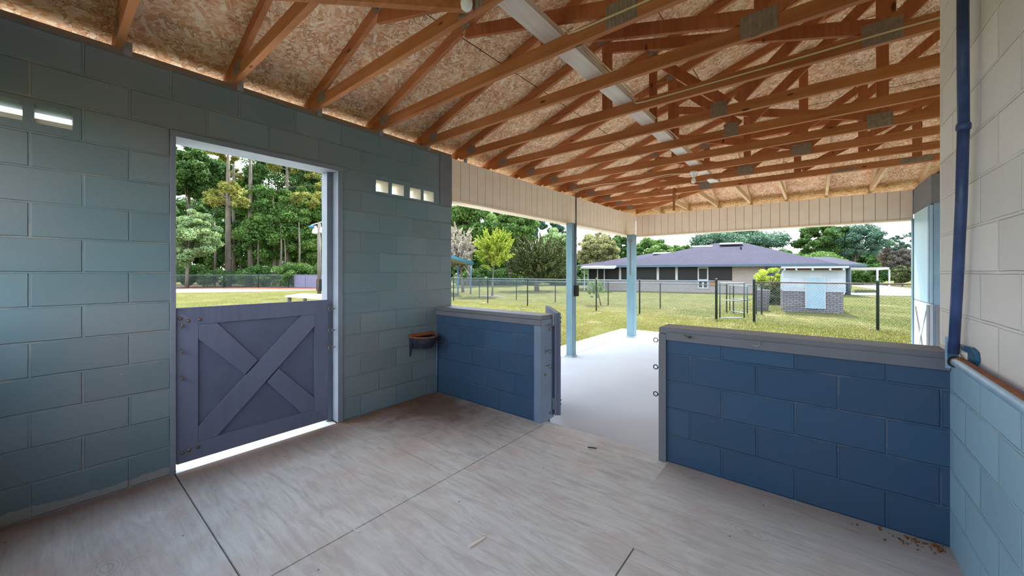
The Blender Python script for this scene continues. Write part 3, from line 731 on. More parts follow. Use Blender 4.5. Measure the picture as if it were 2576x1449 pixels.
# posts under the left header
def post(x0, x1, y0, y1, lab):
    t = thing('patio_post', lab, 'post', ((x0+x1)/2,(y0+y1)/2,PZ), 'blue posts along the patio edge')
    MB().box(x0, x1, y0, y1, PZ, 2.274).build('shaft', M_POST, t, bevel=0.006)
    MB().box(x0-0.012, x1+0.012, y0-0.012, y1+0.012, PZ, PZ+0.03).build('base_shoe', M_STEEL, t)
    return t
post(-3.455, -3.33, 5.80, 5.94, 'nearer blue wooden patio post with conduit on its right side')
post(-3.42, -3.245, 8.46, 8.62, 'farther blue wooden patio post with a chain hung on it')
post_c = bpy.data.objects
cd = thing('post_conduit', 'thin vertical conduit and switch box on the nearer blue post', 'conduit', (-3.30,5.93,1.0))
MB().tube([(-3.31,5.90,2.80),(-3.31,5.90,1.16)], 0.014, 10).build('conduit', M_TRIM_GREY, cd, smooth=True)
MB().box(-3.329, -3.27, 5.86, 5.935, 0.98, 1.17).build('switch_box', M_DARK, cd, bevel=0.004)
ch = MB()
for i in range(26):
    z = 2.10-i*0.030; ch.ring((-3.335,8.452,z), 0.014, 0.004, (1,0,0) if i % 2 else (0,1,0), 10, 5)
ch.ring((-3.335,8.452,2.14), 0.035, 0.006, (0,1,0), 16, 6)
tag(ch.build('hanging_chain', M_RUST), 'rusty chain hanging on the farther blue patio post', 'chain')

# far right stall corner: split door and corner wall
struct(MB().box(1.275, 1.45, 7.92, 9.2, 2.38, 2.80), 'trim_13', M_TRIM_GREY)
struct(MB().box(1.30, 1.50, 7.90, 9.16, PZ, 2.38), 'wall_stall', M_TRIM_BLUE)
struct(MB().box(1.501, 5.0, 7.905, 8.1, PZ, 2.80), 'wall_stall.001', M_TRIM_BLUE)
struct(MB().box(1.25, 1.30, 9.06, 9.2, PZ, 2.30), 'trim_14', M_POST)
M_PALE = plain('pale_blue_board', srgb(172,206,222), 0.5, 0.05, 3); M_PALEW = plain('whitish_blue_board', srgb(206,216,222), 0.6, 0.06, 3)
t = thing('stall_door', 'pale blue upper door leaf at far right of the patio', 'door', (1.29,8.5,0.95))
MB().box(1.262, 1.298, 7.94, 9.04, 0.96, 2.37).build('leaf', M_PALE, t, bevel=0.003)
MB().box(1.255, 1.262, 7.94, 8.02, 0.96, 2.37).build('edge_strip', M_TRIM_BLUE, t)
t = thing('stall_door', 'whitish lower door leaf with slanted brace at far right of patio', 'door', (1.29,8.5,0))
MB().box(1.262, 1.298, 7.94, 9.04, -0.02, 0.95).build('leaf', M_PALEW, t, bevel=0.003)
MB().prism([(1.255,8.10,0.0),(1.255,8.20,0.0),(1.255,8.95,0.85),(1.255,8.85,0.85)], (0.007,0,0)).build('cross_brace', M_TRIM_GREY, t)
MB().prism([(1.250,8.10,0.85),(1.250,8.20,0.85),(1.250,8.95,0.0),(1.250,8.85,0.0)], (0.005,0,0)).build('cross_brace', M_PALEW, t)
MB().box(1.252, 1.262, 7.93, 8.08, -0.02, 0.93).build('stile', M_TRIM_GREY, t)
struct(MB().box(1.31, 1.60, 7.88, 7.90, PZ, 0.94), 'trim_15', M_TRIM_GREY)

# bits on the floor
o = MB().prism([(-1.385,1.35,0.001),(-1.365,1.35,0.001),(-1.352,1.45,0.001),(-1.362,1.455,0.001)], (0,0,0.006)).build('wood_splinter', M_BOARD)
tag(o, 'pale wood splinter lying on the grey floor', 'splinter')
for (x, y, l, a, lab) in ((-1.42,2.72,0.07,0.4,'short dark straw bit on floor near the gate gap'),(-0.98,1.02,0.05,1.2,'small pale chip low in the floor foreground'),(-1.95,1.05,0.04,0.2,'small white chip on floor near the long seam')):
    tag(MB().beam((x,y,0.004),(x+l*math.cos(a),y+l*math.sin(a),0.004),0.006,0.005).build('floor_chip', M_DARK if 'dark' in lab else M_CELL), lab, 'chip', 'bits lying on the floor')
mb = MB()
for i in range(70):
    x, y = 0.50-abs(rnd.gauss(0,0.12)), YF-0.01-abs(rnd.gauss(0,0.05)); s_ = rnd.uniform(0.004,0.012)
    mb.prism([(x,y,0.0),(x+s_,y+s_*0.3,0.0),(x+s_*0.5,y-s_,0.0)], (0,0,s_*0.6))
tag(mb.build('leaf_litter', M_RUST), 'dry litter swept into the right floor corner', 'litter', kind='stuff')

# ------------------------------------------------------------------ outdoors: lawn
mb = MB(); N = 40
mb.box(-160, 120, -60, 160, GZ-0.3, GZ)
struct(mb, 'ground_lawn', M_LAWN)
M_GRASS = leaf_mat('grass_blades', osr(112,126,50), osr(204,186,118), 0.25)
def soup(name, P, mat, tone, parent=None):
    """P: (n,k,3) polygons of k corners"""
    n, k = P.shape[:2]
    me = bpy.data.meshes.new(name); me.vertices.add(n*k); me.vertices.foreach_set('co', P.reshape(-1).astype(np.float32))
    me.loops.add(n*k); me.loops.foreach_set('vertex_index', np.arange(n*k, dtype=np.int32))
    me.polygons.add(n); me.polygons.foreach_set('loop_start', np.arange(0, n*k, k, dtype=np.int32)); me.polygons.foreach_set('loop_total', np.full(n, k, dtype=np.int32))
    a = me.attributes.new('tone', 'FLOAT', 'POINT'); a.data.foreach_set('value', np.repeat(tone, k).astype(np.float32))
    me.materials.append(mat); me.update(); me.validate()
    o = bpy.data.objects.new(name, me); COL.objects.link(o)
    if parent is not None: o.parent = parent; o.matrix_parent_inverse = parent.matrix_basis.inverted()
    return o
def grass(n, dmin, dmax, xa, xb, h, wdt):
    d = dmin*(dmax/dmin)**rng.random(n); x = xa+(xb-xa)*rng.random(n); a = (x-1288)/F_PX*d
    X = a*CY-d*SY; Y = a*SY+d*CY
    keep = ~((X > XL-0.6) & (Y < 9.65)); keep &= ~((X < XL) & (X > XL-2.7) & (Y > -3.1) & (Y < 3.2))
    X, Y = X[keep], Y[keep]; n = len(X); th_ = rng.random(n)*6.283; hh = h*(0.5+rng.random(n)); ww = wdt*(0.6+0.8*rng.random(n))
    lean = (rng.random((n,2))-0.5)*hh[:,None]*1.1
    P = np.zeros((n,3,3)); P[:,0,0] = X-np.cos(th_)*ww; P[:,0,1] = Y-np.sin(th_)*ww; P[:,1,0] = X+np.cos(th_)*ww; P[:,1,1] = Y+np.sin(th_)*ww
    P[:,2,0] = X+lean[:,0]; P[:,2,1] = Y+lean[:,1]; P[:,0,2] = P[:,1,2] = GZ-0.005; P[:,2,2] = GZ+hh
    return P
P = np.concatenate([grass(170000, 6.5, 32, 1130, 2320, 0.034, 0.0065), grass(30000, 5, 36, 430, 840, 0.035, 0.009)])
gx, gy = P[:,2,0], P[:,2,1]
field = 0.5+0.22*np.sin(gx*0.9+1.7*np.sin(gy*0.5))+0.2*np.sin(gy*1.3+gx*0.35+2.1*np.sin(gx*0.27))+0.12*np.sin(gx*3.1+gy*2.3)
gt = np.clip(field*0.75+rng.random(len(P))*0.45-0.1-0.06*np.clip(gx+2, -4, 4), 0, 1)
keep = ~((field > 0.80) & (rng.random(len(P)) < 0.75)); P, gt = P[keep], gt[keep]
tag(soup('lawn_grass', P, M_GRASS, gt), 'short patchy yellow green grass on the lawn', 'grass', kind='stuff')
# bare sandy patches and dark plants
M_SAND = plain('pale_sand', osr(206,190,162), 0.95, 0.12, 3, bump=0.3)

# ------------------------------------------------------------------ foliage
def crown_pts(n, c, r, clumps, spread, shell=0.55):
    c = np.array(c); r = np.array(r)
    u = rng.normal(size=(clumps,3)); u /= np.linalg.norm(u, axis=1)[:,None]
    cc = c+u*r*(shell+(1-shell)*rng.random((clumps,1)))**0.8*0.95
    idx = rng.integers(0, clumps, n); g_ = rng.normal(size=(n,3)); g_ /= np.linalg.norm(g_, axis=1)[:,None]
    rad = spread*(0.35+0.65*rng.random((n,1))**0.5)*(0.6+0.8*rng.random(clumps)[idx][:,None])
    p = cc[idx]+g_*rad*np.array([1,1,0.7])*float(r.mean())
    return p, g_, idx
def leaves(p, g_, size, aspect=1.6, droop=0.0):
    n = len(p)
    nrm = g_*0.8+rng.normal(size=(n,3))*0.6+np.array([0,0,0.35]); nrm /= np.linalg.norm(nrm, axis=1)[:,None]
    t = rng.normal(size=(n,3)); t[:,2] -= droop; t -= nrm*(t*nrm).sum(1)[:,None]; t /= np.linalg.norm(t, axis=1)[:,None]; b = np.cross(nrm, t)
    s = size*(0.6+0.8*rng.random((n,1)))
    return np.stack([p-t*s*aspect*0.5, p+b*s*0.45, p+t*s*aspect*0.5, p-b*s*0.45], axis=1)
BARK = wood_mat('grey_brown_bark', 2, osr(112,98,86), osr(150,136,120), knots=False, bump=0.6)
BARK_D = wood_mat('dark_bark', 2, osr(70,60,52), osr(98,86,74), knots=False, bump=0.6)
LM = {'deep': leaf_mat('deep_green_leaves', lsr(40,74,34), lsr(104,140,66), 0.3),
      'mid': leaf_mat('mid_green_leaves', lsr(58,100,44), lsr(132,164,84), 0.35),
      'pale': leaf_mat('pale_green_leaves', lsr(112,148,92), lsr(186,206,150), 0.4),
      'lime': leaf_mat('yellow_green_leaves', lsr(130,164,50), lsr(222,226,110), 0.5),
      'olive': leaf_mat('olive_leaves', lsr(52,62,34), lsr(112,120,68), 0.2),
      'khaki': leaf_mat('khaki_leaves', lsr(116,122,78), lsr(190,184,128), 0.3),
      'bluegreen': leaf_mat('blue_green_leaves', lsr(50,86,72), lsr(116,150,128), 0.3),
      'pine': leaf_mat('pine_needles', lsr(110,120,50), lsr(196,190,104), 0.3),
      'rose': leaf_mat('rosy_grey_leaves', lsr(170,160,150), lsr(232,220,212), 0.3),
      'mauve': leaf_mat('mauve_grey_leaves', lsr(100,92,88), lsr(160,150,140), 0.2)}
def spray_pts(n, c, r, sprays, length):
    c = np.array(c); r = np.array(r)
    u = rng.normal(size=(sprays,3)); u /= np.linalg.norm(u, axis=1)[:,None]
    s0 = c+u*r*(0.15+0.75*rng.random((sprays,1)))
    dv_ = u*np.array([1,1,0.5])*0.75+np.array([0,0,0.55])+rng.normal(size=(sprays,3))*0.25; dv_ /= np.linalg.norm(dv_, axis=1)[:,None]
    idx = rng.integers(0, sprays, n); tt = rng.random((n,1)); L_ = length*(0.5+0.8*rng.random((sprays,1)))*float(r.mean())
    g_ = rng.normal(size=(n,3)); g_ /= np.linalg.norm(g_, axis=1)[:,None]
    return s0[idx]+dv_[idx]*tt*L_[idx]+g_*(1.05-tt)*0.10*float(r.mean())*rng.random((n,1)), g_, idx
def tree(label, base, px, py, rx, ry, kind, n, leaf, d, clumps=40, spread=0.30, trunk_r=0.15, shell=0.5, bark=None, group=None, name='leafy_tree', cat='tree', branches=6, deep=None, spray=0):
    """base: ground pixel x (None: under crown); px, py, rx, ry crown centre and radii in photo pixels at depth d"""
    if leaf < 0.7: n = int(n*3.2); leaf *= 0.48
    if not spray and leaf < 0.7: clumps = int(clumps*1.6); spread *= 0.98
    c = at(px, py, d); R = Vector((rx/F_PX*d, (deep or rx)/F_PX*d, ry/F_PX*d))
    bp = at(px if base is None else base, HY, d); bp.z = GZ
    t = thing(name, label, cat, bp, group)
    if spray: clumps = spray; p, g_, idx = spray_pts(n, c, R, spray, spread)
    else: p, g_, idx = crown_pts(n, c, R, clumps, spread, shell)
    p[:,2] = np.maximum(p[:,2], GZ+0.05)
    tone = np.clip(rng.random(clumps)[idx]*0.5+rng.random(n)*0.5, 0, 1)
    soup('foliage', leaves(p, g_, leaf), LM[kind], tone, t)
    if trunk_r:
        top = c+Vector((0,0,R.z*0.3)); mid = bp.lerp(top, 0.5)+Vector((rnd.uniform(-.15,.15),rnd.uniform(-.15,.15),0))*trunk_r*4
        mb = MB().tube([bp-Vector((0,0,0.05)), bp.lerp(mid,0.5), mid, top], [trunk_r*1.25, trunk_r, trunk_r*0.75, trunk_r*0.25], 10)
        for i in range(branches):
            s_ = bp.lerp(top, rnd.uniform(0.45,0.9)); a = rnd.uniform(0,6.28); q = c+Vector((math.cos(a)*R.x*0.75, math.sin(a)*R.y*0.75, rnd.uniform(-0.2,0.7)*R.z))
            mb.tube([s_, s_.lerp(q,0.5)+Vector((0,0,0.08*R.z)), q], [trunk_r*0.4, trunk_r*0.25, trunk_r*0.08], 6)
        mb.build('trunk', bark or BARK, t, smooth=True)
    return t
def pine(label, px, ytop, d, r, clusters, n, lean=0.0, size=0.17):
    """tall pine: bare trunk with needle tufts on whorled limbs; clusters = list of (px,py,radius px)"""
    bp = at(px+lean, HY, d); bp.z = GZ; top = at(px, ytop, d)
    t = thing('pine_tree', label, 'tree', bp, 'tall pines beyond the fence')
    mb = MB().tube([bp-Vector((0,0,0.05)), bp.lerp(top,0.35), bp.lerp(top,0.7), top], [r*1.2, r, r*0.8, r*0.3], 12)
    Ps, Gs, tn = [], [], []
    for cx, cy_, cr_ in clusters:
        q = at(cx, cy_, d+rnd.uniform(-1.5,1.5)); f = min(0.98, max(0.2, (q.z-0.4-GZ)/(top.z-GZ))); s_ = bp.lerp(top, f)
        mb.tube([s_, s_.lerp(q,0.6)+Vector((0,0,0.15)), q], [r*0.32, r*0.22, r*0.08], 6)
        R = cr_/F_PX*d; p, g_, idx = crown_pts(int(n*3.6), q, (R*1.15,R*1.15,R*0.8), 16, 0.26, 0.35); Ps.append(p); Gs.append(g_); tn.append(rng.random(len(p)))
    mb.build('trunk', BARK, t, smooth=True)
    soup('needles', leaves(np.concatenate(Ps), np.concatenate(Gs), size*0.62, 5.0), LM['pine'], np.concatenate(tn), t)
    return t
FG = 'trees of the wood beyond the side door'
# view through the side door
pine('tall pine seen through side doorway, left bare trunk with a tuft low on it', 574, 352, 41, 0.26, [(560,350,30),(540,372,20),(600,368,26),(574,395,20),(548,492,26),(586,478,24),(600,508,18),(530,505,14),(575,470,20)], 420)
pine('tall pine seen through side doorway, dark straight trunk in the middle', 630, 345, 43, 0.24, [(628,348,20),(650,352,20),(608,380,16)], 300)
pine('pine at right of side doorway, crown of gold needles and pale limbs', 722, 360, 46, 0.22, [(690,405,22),(720,395,26),(760,415,28),(790,430,24),(752,500,24),(790,505,26),(815,470,22),(730,500,18),(690,420,14)], 420)
pine('slender pine behind the left bare trunk in side doorway', 588, 350, 50, 0.2, [(590,365,24),(610,360,20),(595,440,18)], 300)
tree('dark leafy tree filling the left edge of side doorway', 470, 480, 430, 60, 70, 'deep', 11000, 0.36, 46, 60, 0.22, 0.22, group=FG, deep=60)
tree('bright pale leafy tree low at left edge of side doorway', 470, 478, 598, 62, 72, 'pale', 12000, 0.26, 37, 60, 0.2, 0.14, group=FG)
tree('broad green tree behind the two pine trunks in side doorway', 690, 690, 560, 85, 100, 'mid', 15000, 0.34, 45, 80, 0.2, 0.2, group=FG)
tree('deep green tree right of the dark pine trunk, behind lamp pole', 770, 780, 570, 70, 105, 'mid', 14000, 0.34, 47, 70, 0.2, 0.2, group=FG)
tree('dark undergrowth tree in the middle of side doorway', 610, 600, 600, 80, 90, 'deep', 12000, 0.36, 52, 70, 0.22, 0.2, group=FG)
tree('tall dark tree at back of the wood, upper middle of side doorway', 700, 700, 460, 90, 90, 'deep', 12000, 0.42, 56, 70, 0.22, 0.22, group=FG)
tree('tall dark tree at back of the wood, right of side doorway', 830, 830, 480, 80, 110, 'deep', 12000, 0.42, 54, 70, 0.22, 0.22, group=FG)
tree('tall dark tree at back of the wood, left of side doorway', 545, 545, 455, 60, 80, 'deep', 9000, 0.42, 55, 60, 0.22, 0.22, group=FG)
for i, (px, py, rx, ry) in enumerate(((470,690,50,26),(560,700,55,22),(650,696,50,26),(740,690,60,30),(830,690,50,32))):
    tree(['low dark shrub behind side fence, left end','low dark shrub behind side fence at the left pine','low dark shrub behind side fence at middle pine','low palmetto-like shrub behind side fence near its corner','low dark shrub behind side fence by the lamp pole'][i], None, px, py, rx, ry, 'deep', 4500, 0.22, 40, 30, 0.25, 0.05, group='undergrowth behind the side fence', name='shrub', cat='shrub', branches=2)
for i, (px, yt, r) in enumerate(((648,520,0.09),(706,560,0.10),(716,600,0.07),(752,560,0.10),(540,560,0.09))):
    bp = at(px, HY, 42.5); bp.z = GZ
    tag(MB().tube([bp, at(px+2, (yt+HY)/2, 42.5), at(px, yt, 43)], [r*1.2, r, r*0.7], 8).build('bare_trunk', BARK, smooth=True), ['slim trunk just right of the dark pine','slim trunk under the broad green tree','thin short trunk under the broad green tree','slim trunk left of the lamp pole','slim trunk left of the bare pine'][i]+' in side doorway', 'trunk', 'slim trunks in the wood')
# view over the front half wall
BG = 'trees behind the back lawn'
tree('tall dense green tree at left above the metal canopy', 1180, 1195, 560, 75, 78, 'mid', 17000, 0.34, 44, 90, 0.2, 0.3, group=BG)
tree('tall dense green tree behind the yellow green tree', 1280, 1290, 575, 62, 55, 'mid', 14000, 0.34, 46, 80, 0.2, 0.25, group=BG)
tree('pale rosy blossoming tree above the metal canopy', 1165, 1155, 630, 40, 66, 'rose', 10000, 0.14, 29, 60, 0.35, 0.10, group=BG, spray=200)
tree('young yellow green tree on lawn behind the chain link fence', 1238, 1243, 632, 46, 54, 'lime', 13000, 0.12, 24.5, 60, 0.5, 0.055, group=BG, branches=14, spray=260)
tree('large dark olive bush tree right of yellow green tree', 1350, 1355, 662, 80, 60, 'olive', 26000, 0.15, 31, 110, 0.42, 0.18, group=BG, branches=12, spray=420)
tree('khaki round tree between the two blue posts', 1505, 1503, 632, 52, 52, 'khaki', 16000, 0.17, 37, 190, 0.15, 0.18, group=BG)
tree('mid green tree behind the olive bush and nearer post', 1400, 1400, 620, 55, 45, 'pale', 8000, 0.3, 48, 60, 0.2, 0.2, group=BG)
tree('dark green tree left of the farther blue post', 1560, 1560, 632, 40, 42, 'deep', 8000, 0.34, 52, 50, 0.2, 0.2, group=BG)
tree('green tree just right of farther blue post, behind roof', 1640, 1640, 640, 55, 42, 'mid', 9000, 0.34, 54, 60, 0.2, 0.2, group=BG)
tree('small green tree at left end of house roof ridge', 1720, 1718, 640, 30, 28, 'mid', 4500, 0.32, 56, 40, 0.2, 0.15, group=BG)
tree('broad blue green tree rising behind the house roof', 1860, 1855, 608, 105, 28, 'bluegreen', 12000, 0.36, 58, 80, 0.24, 0.25, group=BG)
tree('dark green tree behind right end of house roof', 2080, 2075, 605, 65, 42, 'deep', 10000, 0.3, 52, 60, 0.2, 0.2, group=BG)
tree('tall blue green tree in the sky right of house roof', 2150, 2150, 608, 62, 45, 'bluegreen', 9000, 0.26, 50, 60, 0.2, 0.2, group=BG, branches=10)
tree('thin open tree at far right beside the pale door', 2260, 2262, 608, 40, 25, 'bluegreen', 1800, 0.22, 50, 26, 0.16, 0.12, group=BG, branches=10)
tree('mauve grey tree at far right behind the driveway', 2255, 2258, 652, 45, 30, 'mauve', 8000, 0.24, 50, 50, 0.22, 0.2, group=BG)
tree('dark shrub beside the driveway at far right', 2270, 2274, 690, 24, 22, 'olive', 3500, 0.2, 42, 30, 0.25, 0.06, group=BG, name='shrub', cat='shrub')
for i, (px, py, rx, ry, kd) in enumerate(((1215,700,70,30,'deep'),(1300,705,60,24,'deep'),(1420,700,60,32,'deep'),(2170,690,60,22,'deep'),(2060,660,60,24,'mid'))):
    tree(['low dark hedge shrub behind the metal canopy','low dark hedge shrub behind the yellow green tree','low dark hedge shrub left of the nearer post','low dark shrub under the white carport','low green shrub behind right end of roof'][i], None, px, py, rx, ry, kd, 5500, 0.28, 47, 40, 0.25, 0.08, group='low shrubs far back', name='shrub', cat='shrub', branches=2)
for i, (px, yt, kd) in enumerate(((1352,545,'a'),(1400,560,'b'))):
    d = 58; bp = at(px, HY, d); bp.z = GZ; top = at(px, yt, d)
    t = thing('pine_tree', ['thin far pine above the olive bush','thin far pine left of the nearer post'][i], 'tree', bp, 'tall pines beyond the fence')
    MB().tube([bp, top], [0.2, 0.06], 8).build('trunk', BARK_D, t)
    p, g_, idx = crown_pts(2200, at(px, yt+22, d), (1.5,1.5,2.2), 22, 0.22, 0.4); soup('needles', leaves(p, g_, 0.3, 2.2), LM['bluegreen'], rng.random(2200), t)
# bush by the fence and yellow shrub by the shed
tree('small speckled bush behind the chain link between the posts', 1512, 1500, 730, 24, 22, 'pale', 2400, 0.08, 17.6, 30, 0.5, 0.02, spray=60, group='small bushes on lawn', name='shrub', cat='shrub', bark=BARK_D, branches=12)
tree('yellow flowering shrub left of the white shed', 1940, 1938, 700, 36, 26, 'lime', 3600, 0.08, 18.6, 36, 0.24, 0.03, group='small bushes on lawn', name='shrub', cat='shrub', bark=BARK_D)
tree('dark lower hedge clump beside the white shed', 1948, 1950, 745, 24, 38, 'olive', 3600, 0.09, 18.2, 36, 0.25, 0.03, group='small bushes on lawn', name='shrub', cat='shrub', bark=BARK_D)
# far forest belts closing the horizon
far = []
for i in range(26):
    px = 380+i*80
    if px > 2330: break
    far.append(px)
for i, px in enumerate(far):
    d = 78+(i*37 % 11)
    hi = 470 if px < 860 else (560 if px < 1300 else 640)
    py = (hi+700)/2
    tree('far forest tree %s' % ('low above the house roof' if px > 1450 else ('behind the lawn fence' if px > 1000 else 'deep in the wood through side doorway')), None, px, py, 62, (700-hi)/2+12, 'deep' if i % 3 else 'mid', 3200, 0.8, d, 40, 0.26, 0.3, group='far forest belt', branches=0)

# ------------------------------------------------------------------ fences
M_WIRE = plain('galvanised_wire', osr(150,160,170), 0.45, 0.1, 20, metal=0.4)
M_RAIL = plain('fence_rail', osr(128,140,152), 0.45, 0.15, 8, metal=0.4)
M_RAIL_R = plain('rusty_fence_rail', osr(120,92,88), 0.6, 0.2, 8, metal=0.2)
M_FPOST = plain('fence_post', osr(74,92,98), 0.5, 0.15, 8, metal=0.3)
def chain_mesh(p, q, h, z0, cell=0.07, r=0.0024):
    p, q = Vector(p), Vector(q); L_ = (q-p).length; d = (q-p)/L_; mb = MB()
    def wire(u0, z_0, u1, z_1):
        a, b = p+d*u0, p+d*u1; a.z = z0+z_0; b.z = z0+z_1
        nrm = Vector((-d.y,d.x,0)); dirv = (b-a).normalized(); s_ = dirv.cross(nrm)
        P = []
        for c_ in (a, b):
            for t in (0, 2.094, 4.189): P.append(c_+nrm*(r*math.cos(t))+s_*(r*math.sin(t)))
        mb.add(P, [(0,1,4,3),(1,2,5,4),(2,0,3,5)])
    u = -h
    while u < L_:
        for sg in (1, -1):
            if sg == 1: a0_, b0_, a1_, b1_ = u, 0, u+h, h
            else: a0_, b0_, a1_, b1_ = u, h, u+h, 0
            if a0_ < 0: b0_ += (b1_-b0_)*(-a0_)/(a1_-a0_); a0_ = 0
            if a1_ > L_: b1_ = b0_+(b1_-b0_)*(L_-a0_)/(a1_-a0_); a1_ = L_
            if a1_-a0_ > 1e-3: wire(a0_, b0_, a1_, b1_)
        u += cell
    return mb
def fence(label, pts, h, cell, posts, rail_mat=None, r=0.0024, rp_=0.024, rr=0.019, group='chain link fences'):
    f = thing('chain_link_fence', label, 'fence', (pts[0][0],pts[0][1],GZ), group)
    for a, b in zip(pts[:-1], pts[1:]):
        chain_mesh((*a,0), (*b,0), h-0.03, GZ+0.03, cell, r).build('wire_mesh', M_WIRE, f)
        MB().tube([(a[0],a[1],GZ+h),(b[0],b[1],GZ+h)], rr, 8).build('top_rail', rail_mat or M_RAIL, f, smooth=True)
    for x, y, rad, hh in posts:
        MB().lathe((x,y,GZ-0.05), [(rad,0),(rad,hh+0.05),(rad*1.15,hh+0.055),(rad*0.8,hh+0.085),(rad*0.1,hh+0.10)], 12).build('post', M_FPOST, f, smooth=True)
    return f
def G(x, y): p = on_ground(x, y); return (p.x, p.y)
n0, n1, n2, n3, n4 = G(1137,752), G(1227,760), G(1327,765), G(1609,787), G(1803,805)
H1 = 1.24
y0f = 13.9
def onY(px, Y):
    a = (px-1288)/F_PX   # X such that the point (X,Y) falls on column px
    d = Y/(a*SY+CY); return a*d*CY-d*SY
xs = [onY(px, y0f) for px in (1100,1141,1227,1327,1500,1609,1802)]
fence('long chain link fence across the lawn, left of the gate', [(xs[0],y0f),(xs[-1],y0f)], H1, 0.075, [(x,y0f,0.026 if i < 6 else 0.038,H1+(0.0 if i < 6 else 0.06)) for i, x in enumerate(xs)][1:], M_RAIL)
xr_ = [onY(px, y0f) for px in (1897,2208,2420)]
fence('chain link fence right of the gate, before the white shed', [(xr_[0],y0f),(xr_[-1],y0f)], H1, 0.075, [(xr_[0],y0f,0.038,H1+0.06),(xr_[1],y0f,0.034,H1+0.05)], M_RAIL_R)
y1f = 16.6; H2 = 1.06
xs2 = [onY(px, y1f) for px in (1140,1206,1299,1397,1530,1661,1828)]
fence('second chain link fence farther back, left of its gate', [(xs2[0],y1f),(xs2[-1],y1f)], H2, 0.11, [(x,y1f,0.024,H2) for x in xs2[1:]], M_RAIL, r=0.003)
xs3 = [onY(px, y1f) for px in (1845,1916)]
fence('short second fence piece by the yellow shrub', [(xs3[0],y1f),(xs3[1],y1f)], H2, 0.11, [(xs3[0],y1f,0.024,H2),(xs3[1],y1f,0.03,H2+0.04),(xs3[1]-0.16,y1f-0.05,0.02,H2)], M_RAIL, r=0.003)
def tube_gate(label, p, q, h, cell, r_=0.019):
    g_ = thing('chain_link_gate', label, 'gate', (p[0],p[1],GZ), 'tube gates in the fences')
    a, b = Vector((p[0],p[1],GZ+0.06)), Vector((q[0],q[1],GZ+0.06)); up = Vector((0,0,h))
    MB().tube([a,a+up],r_,8).build('upright', M_FPOST, g_, smooth=True); MB().tube([b,b+up],r_,8).build('upright', M_FPOST, g_, smooth=True)
    for f in (0.0, 0.5, 1.0): MB().tube([a+up*f,b+up*f],r_*0.9,8).build('rail', M_STEEL, g_, smooth=True)
    chain_mesh((p[0],p[1],0), (q[0],q[1],0), h-0.02, GZ+0.07, cell, 0.0014).build('wire_mesh', M_WIRE, g_)
    MB().tube([b+up*0.5, b+up*0.5+Vector((0.12,0,0.01))], 0.012, 6).build('latch', M_FPOST, g_)
    return g_
tube_gate('nearer tube gate standing ajar in the lawn fence', (onY(1811,y0f),y0f), (onY(1872,14.25),14.25), 1.14, 0.075)
tube_gate('farther tube gate open in the second fence', (onY(1836,y1f),y1f), (onY(1880,15.9),15.9), 0.98, 0.09)
# wood side fence in the doorway
da, db = G(430,724.5), G(760,724.5); dc = G(900,729)
sp_ = [(px,) for px in (470,563,650,727)]
fence('chain link fence with blue posts along the wood, seen through side doorway', [da, G(745,724)], 1.28, 0.16, [(*G(px,724.4),0.045,1.28) for px in (470,563,650,726)], M_RAIL, r=0.005, rr=0.03)
M_SLAT = plain('violet_grey_slats', osr(150,146,176), 0.6, 0.15, 12)
sf = thing('privacy_fence', 'violet grey slatted fence beside lamp pole, seen through side doorway', 'fence', (*G(742,724),GZ))
a, b = Vector((*G(741,724),GZ)), Vector((*G(870,726),GZ)); nsl = 42
mb = MB()
for i in range(nsl):
    p = a.lerp(b, i/nsl); q = a.lerp(b, (i+0.86)/nsl); mb.beam(p+Vector((0,0,0.66)), q+Vector((0,0,0.66)), 0.02, 1.22)
mb.build('slat_panel', M_SLAT, sf)
MB().tube([a+Vector((0,0,1.30)),b+Vector((0,0,1.30))], 0.03, 8).build('top_rail', M_RAIL, sf)
for f in (0.0, 0.22, 0.5, 1.0): p = a.lerp(b, f); MB().tube([p,p+Vector((0,0,1.36))], 0.04, 8).build('post', M_RAIL, sf)
# pine straw strip at the fence foot
M_STRAW = plain('pine_straw', osr(140,84,60), 0.95, 0.25, 2)
p0, p1 = Vector((*G(400,726),GZ)), Vector((*G(900,730),GZ))
struct(MB().prism([p0,p1,p1+Vector((-9,2.2,0)),p0+Vector((-9,2.2,0))], (0,0,0.02)), 'ground_straw', M_STRAW)
p0, p1 = Vector((*G(420,730),GZ)), Vector((*G(840,736),GZ))
struct(MB().prism([Vector((*G(430,737),GZ)),Vector((*G(640,734),GZ)),Vector((*G(830,729),GZ)),Vector((*G(830,727.5),GZ)),Vector((*G(430,727),GZ))], (0,0,0.012)), 'ground_sand', M_SAND)

# lamp pole and timber platform outside the side door
lp = on_ground(803,746); d_ = (CAMZ-GZ)*F_PX/(746-HY)
t = thing('yard_lamp_pole', 'weathered timber lamp pole with two hanging floodlamps, seen through side doorway', 'pole', lp)
def P3(x, y): return at(x, y, d_)
M_POLE = wood_mat('grey_pole_wood', 2, osr(120,108,98), osr(160,148,136), knots=False)
MB().tube([lp-Vector((0,0,0.1)), P3(803,560)], [0.12, 0.095], 12).build('pole', M_POLE, t, smooth=True)
MB().beam(P3(784,566), P3(818,556), 0.06, 0.06).build('crossarm', M_STEEL, t)
MB().tube([lp+Vector((-0.14,0.05,0.1)), P3(799,575)], 0.025, 8).build('conduit', M_STEEL, t)
for x, y in ((794,572),(813,570)):
    p = P3(x, y); l_ = MB().lathe((p.x,p.y,p.z), [(0.05,0.10),(0.07,0.0),(0.16,-0.12),(0.22,-0.30),(0.17,-0.40),(0.02,-0.42)], 14); l_.build('lamp', M_WHITE, t, smooth=True)
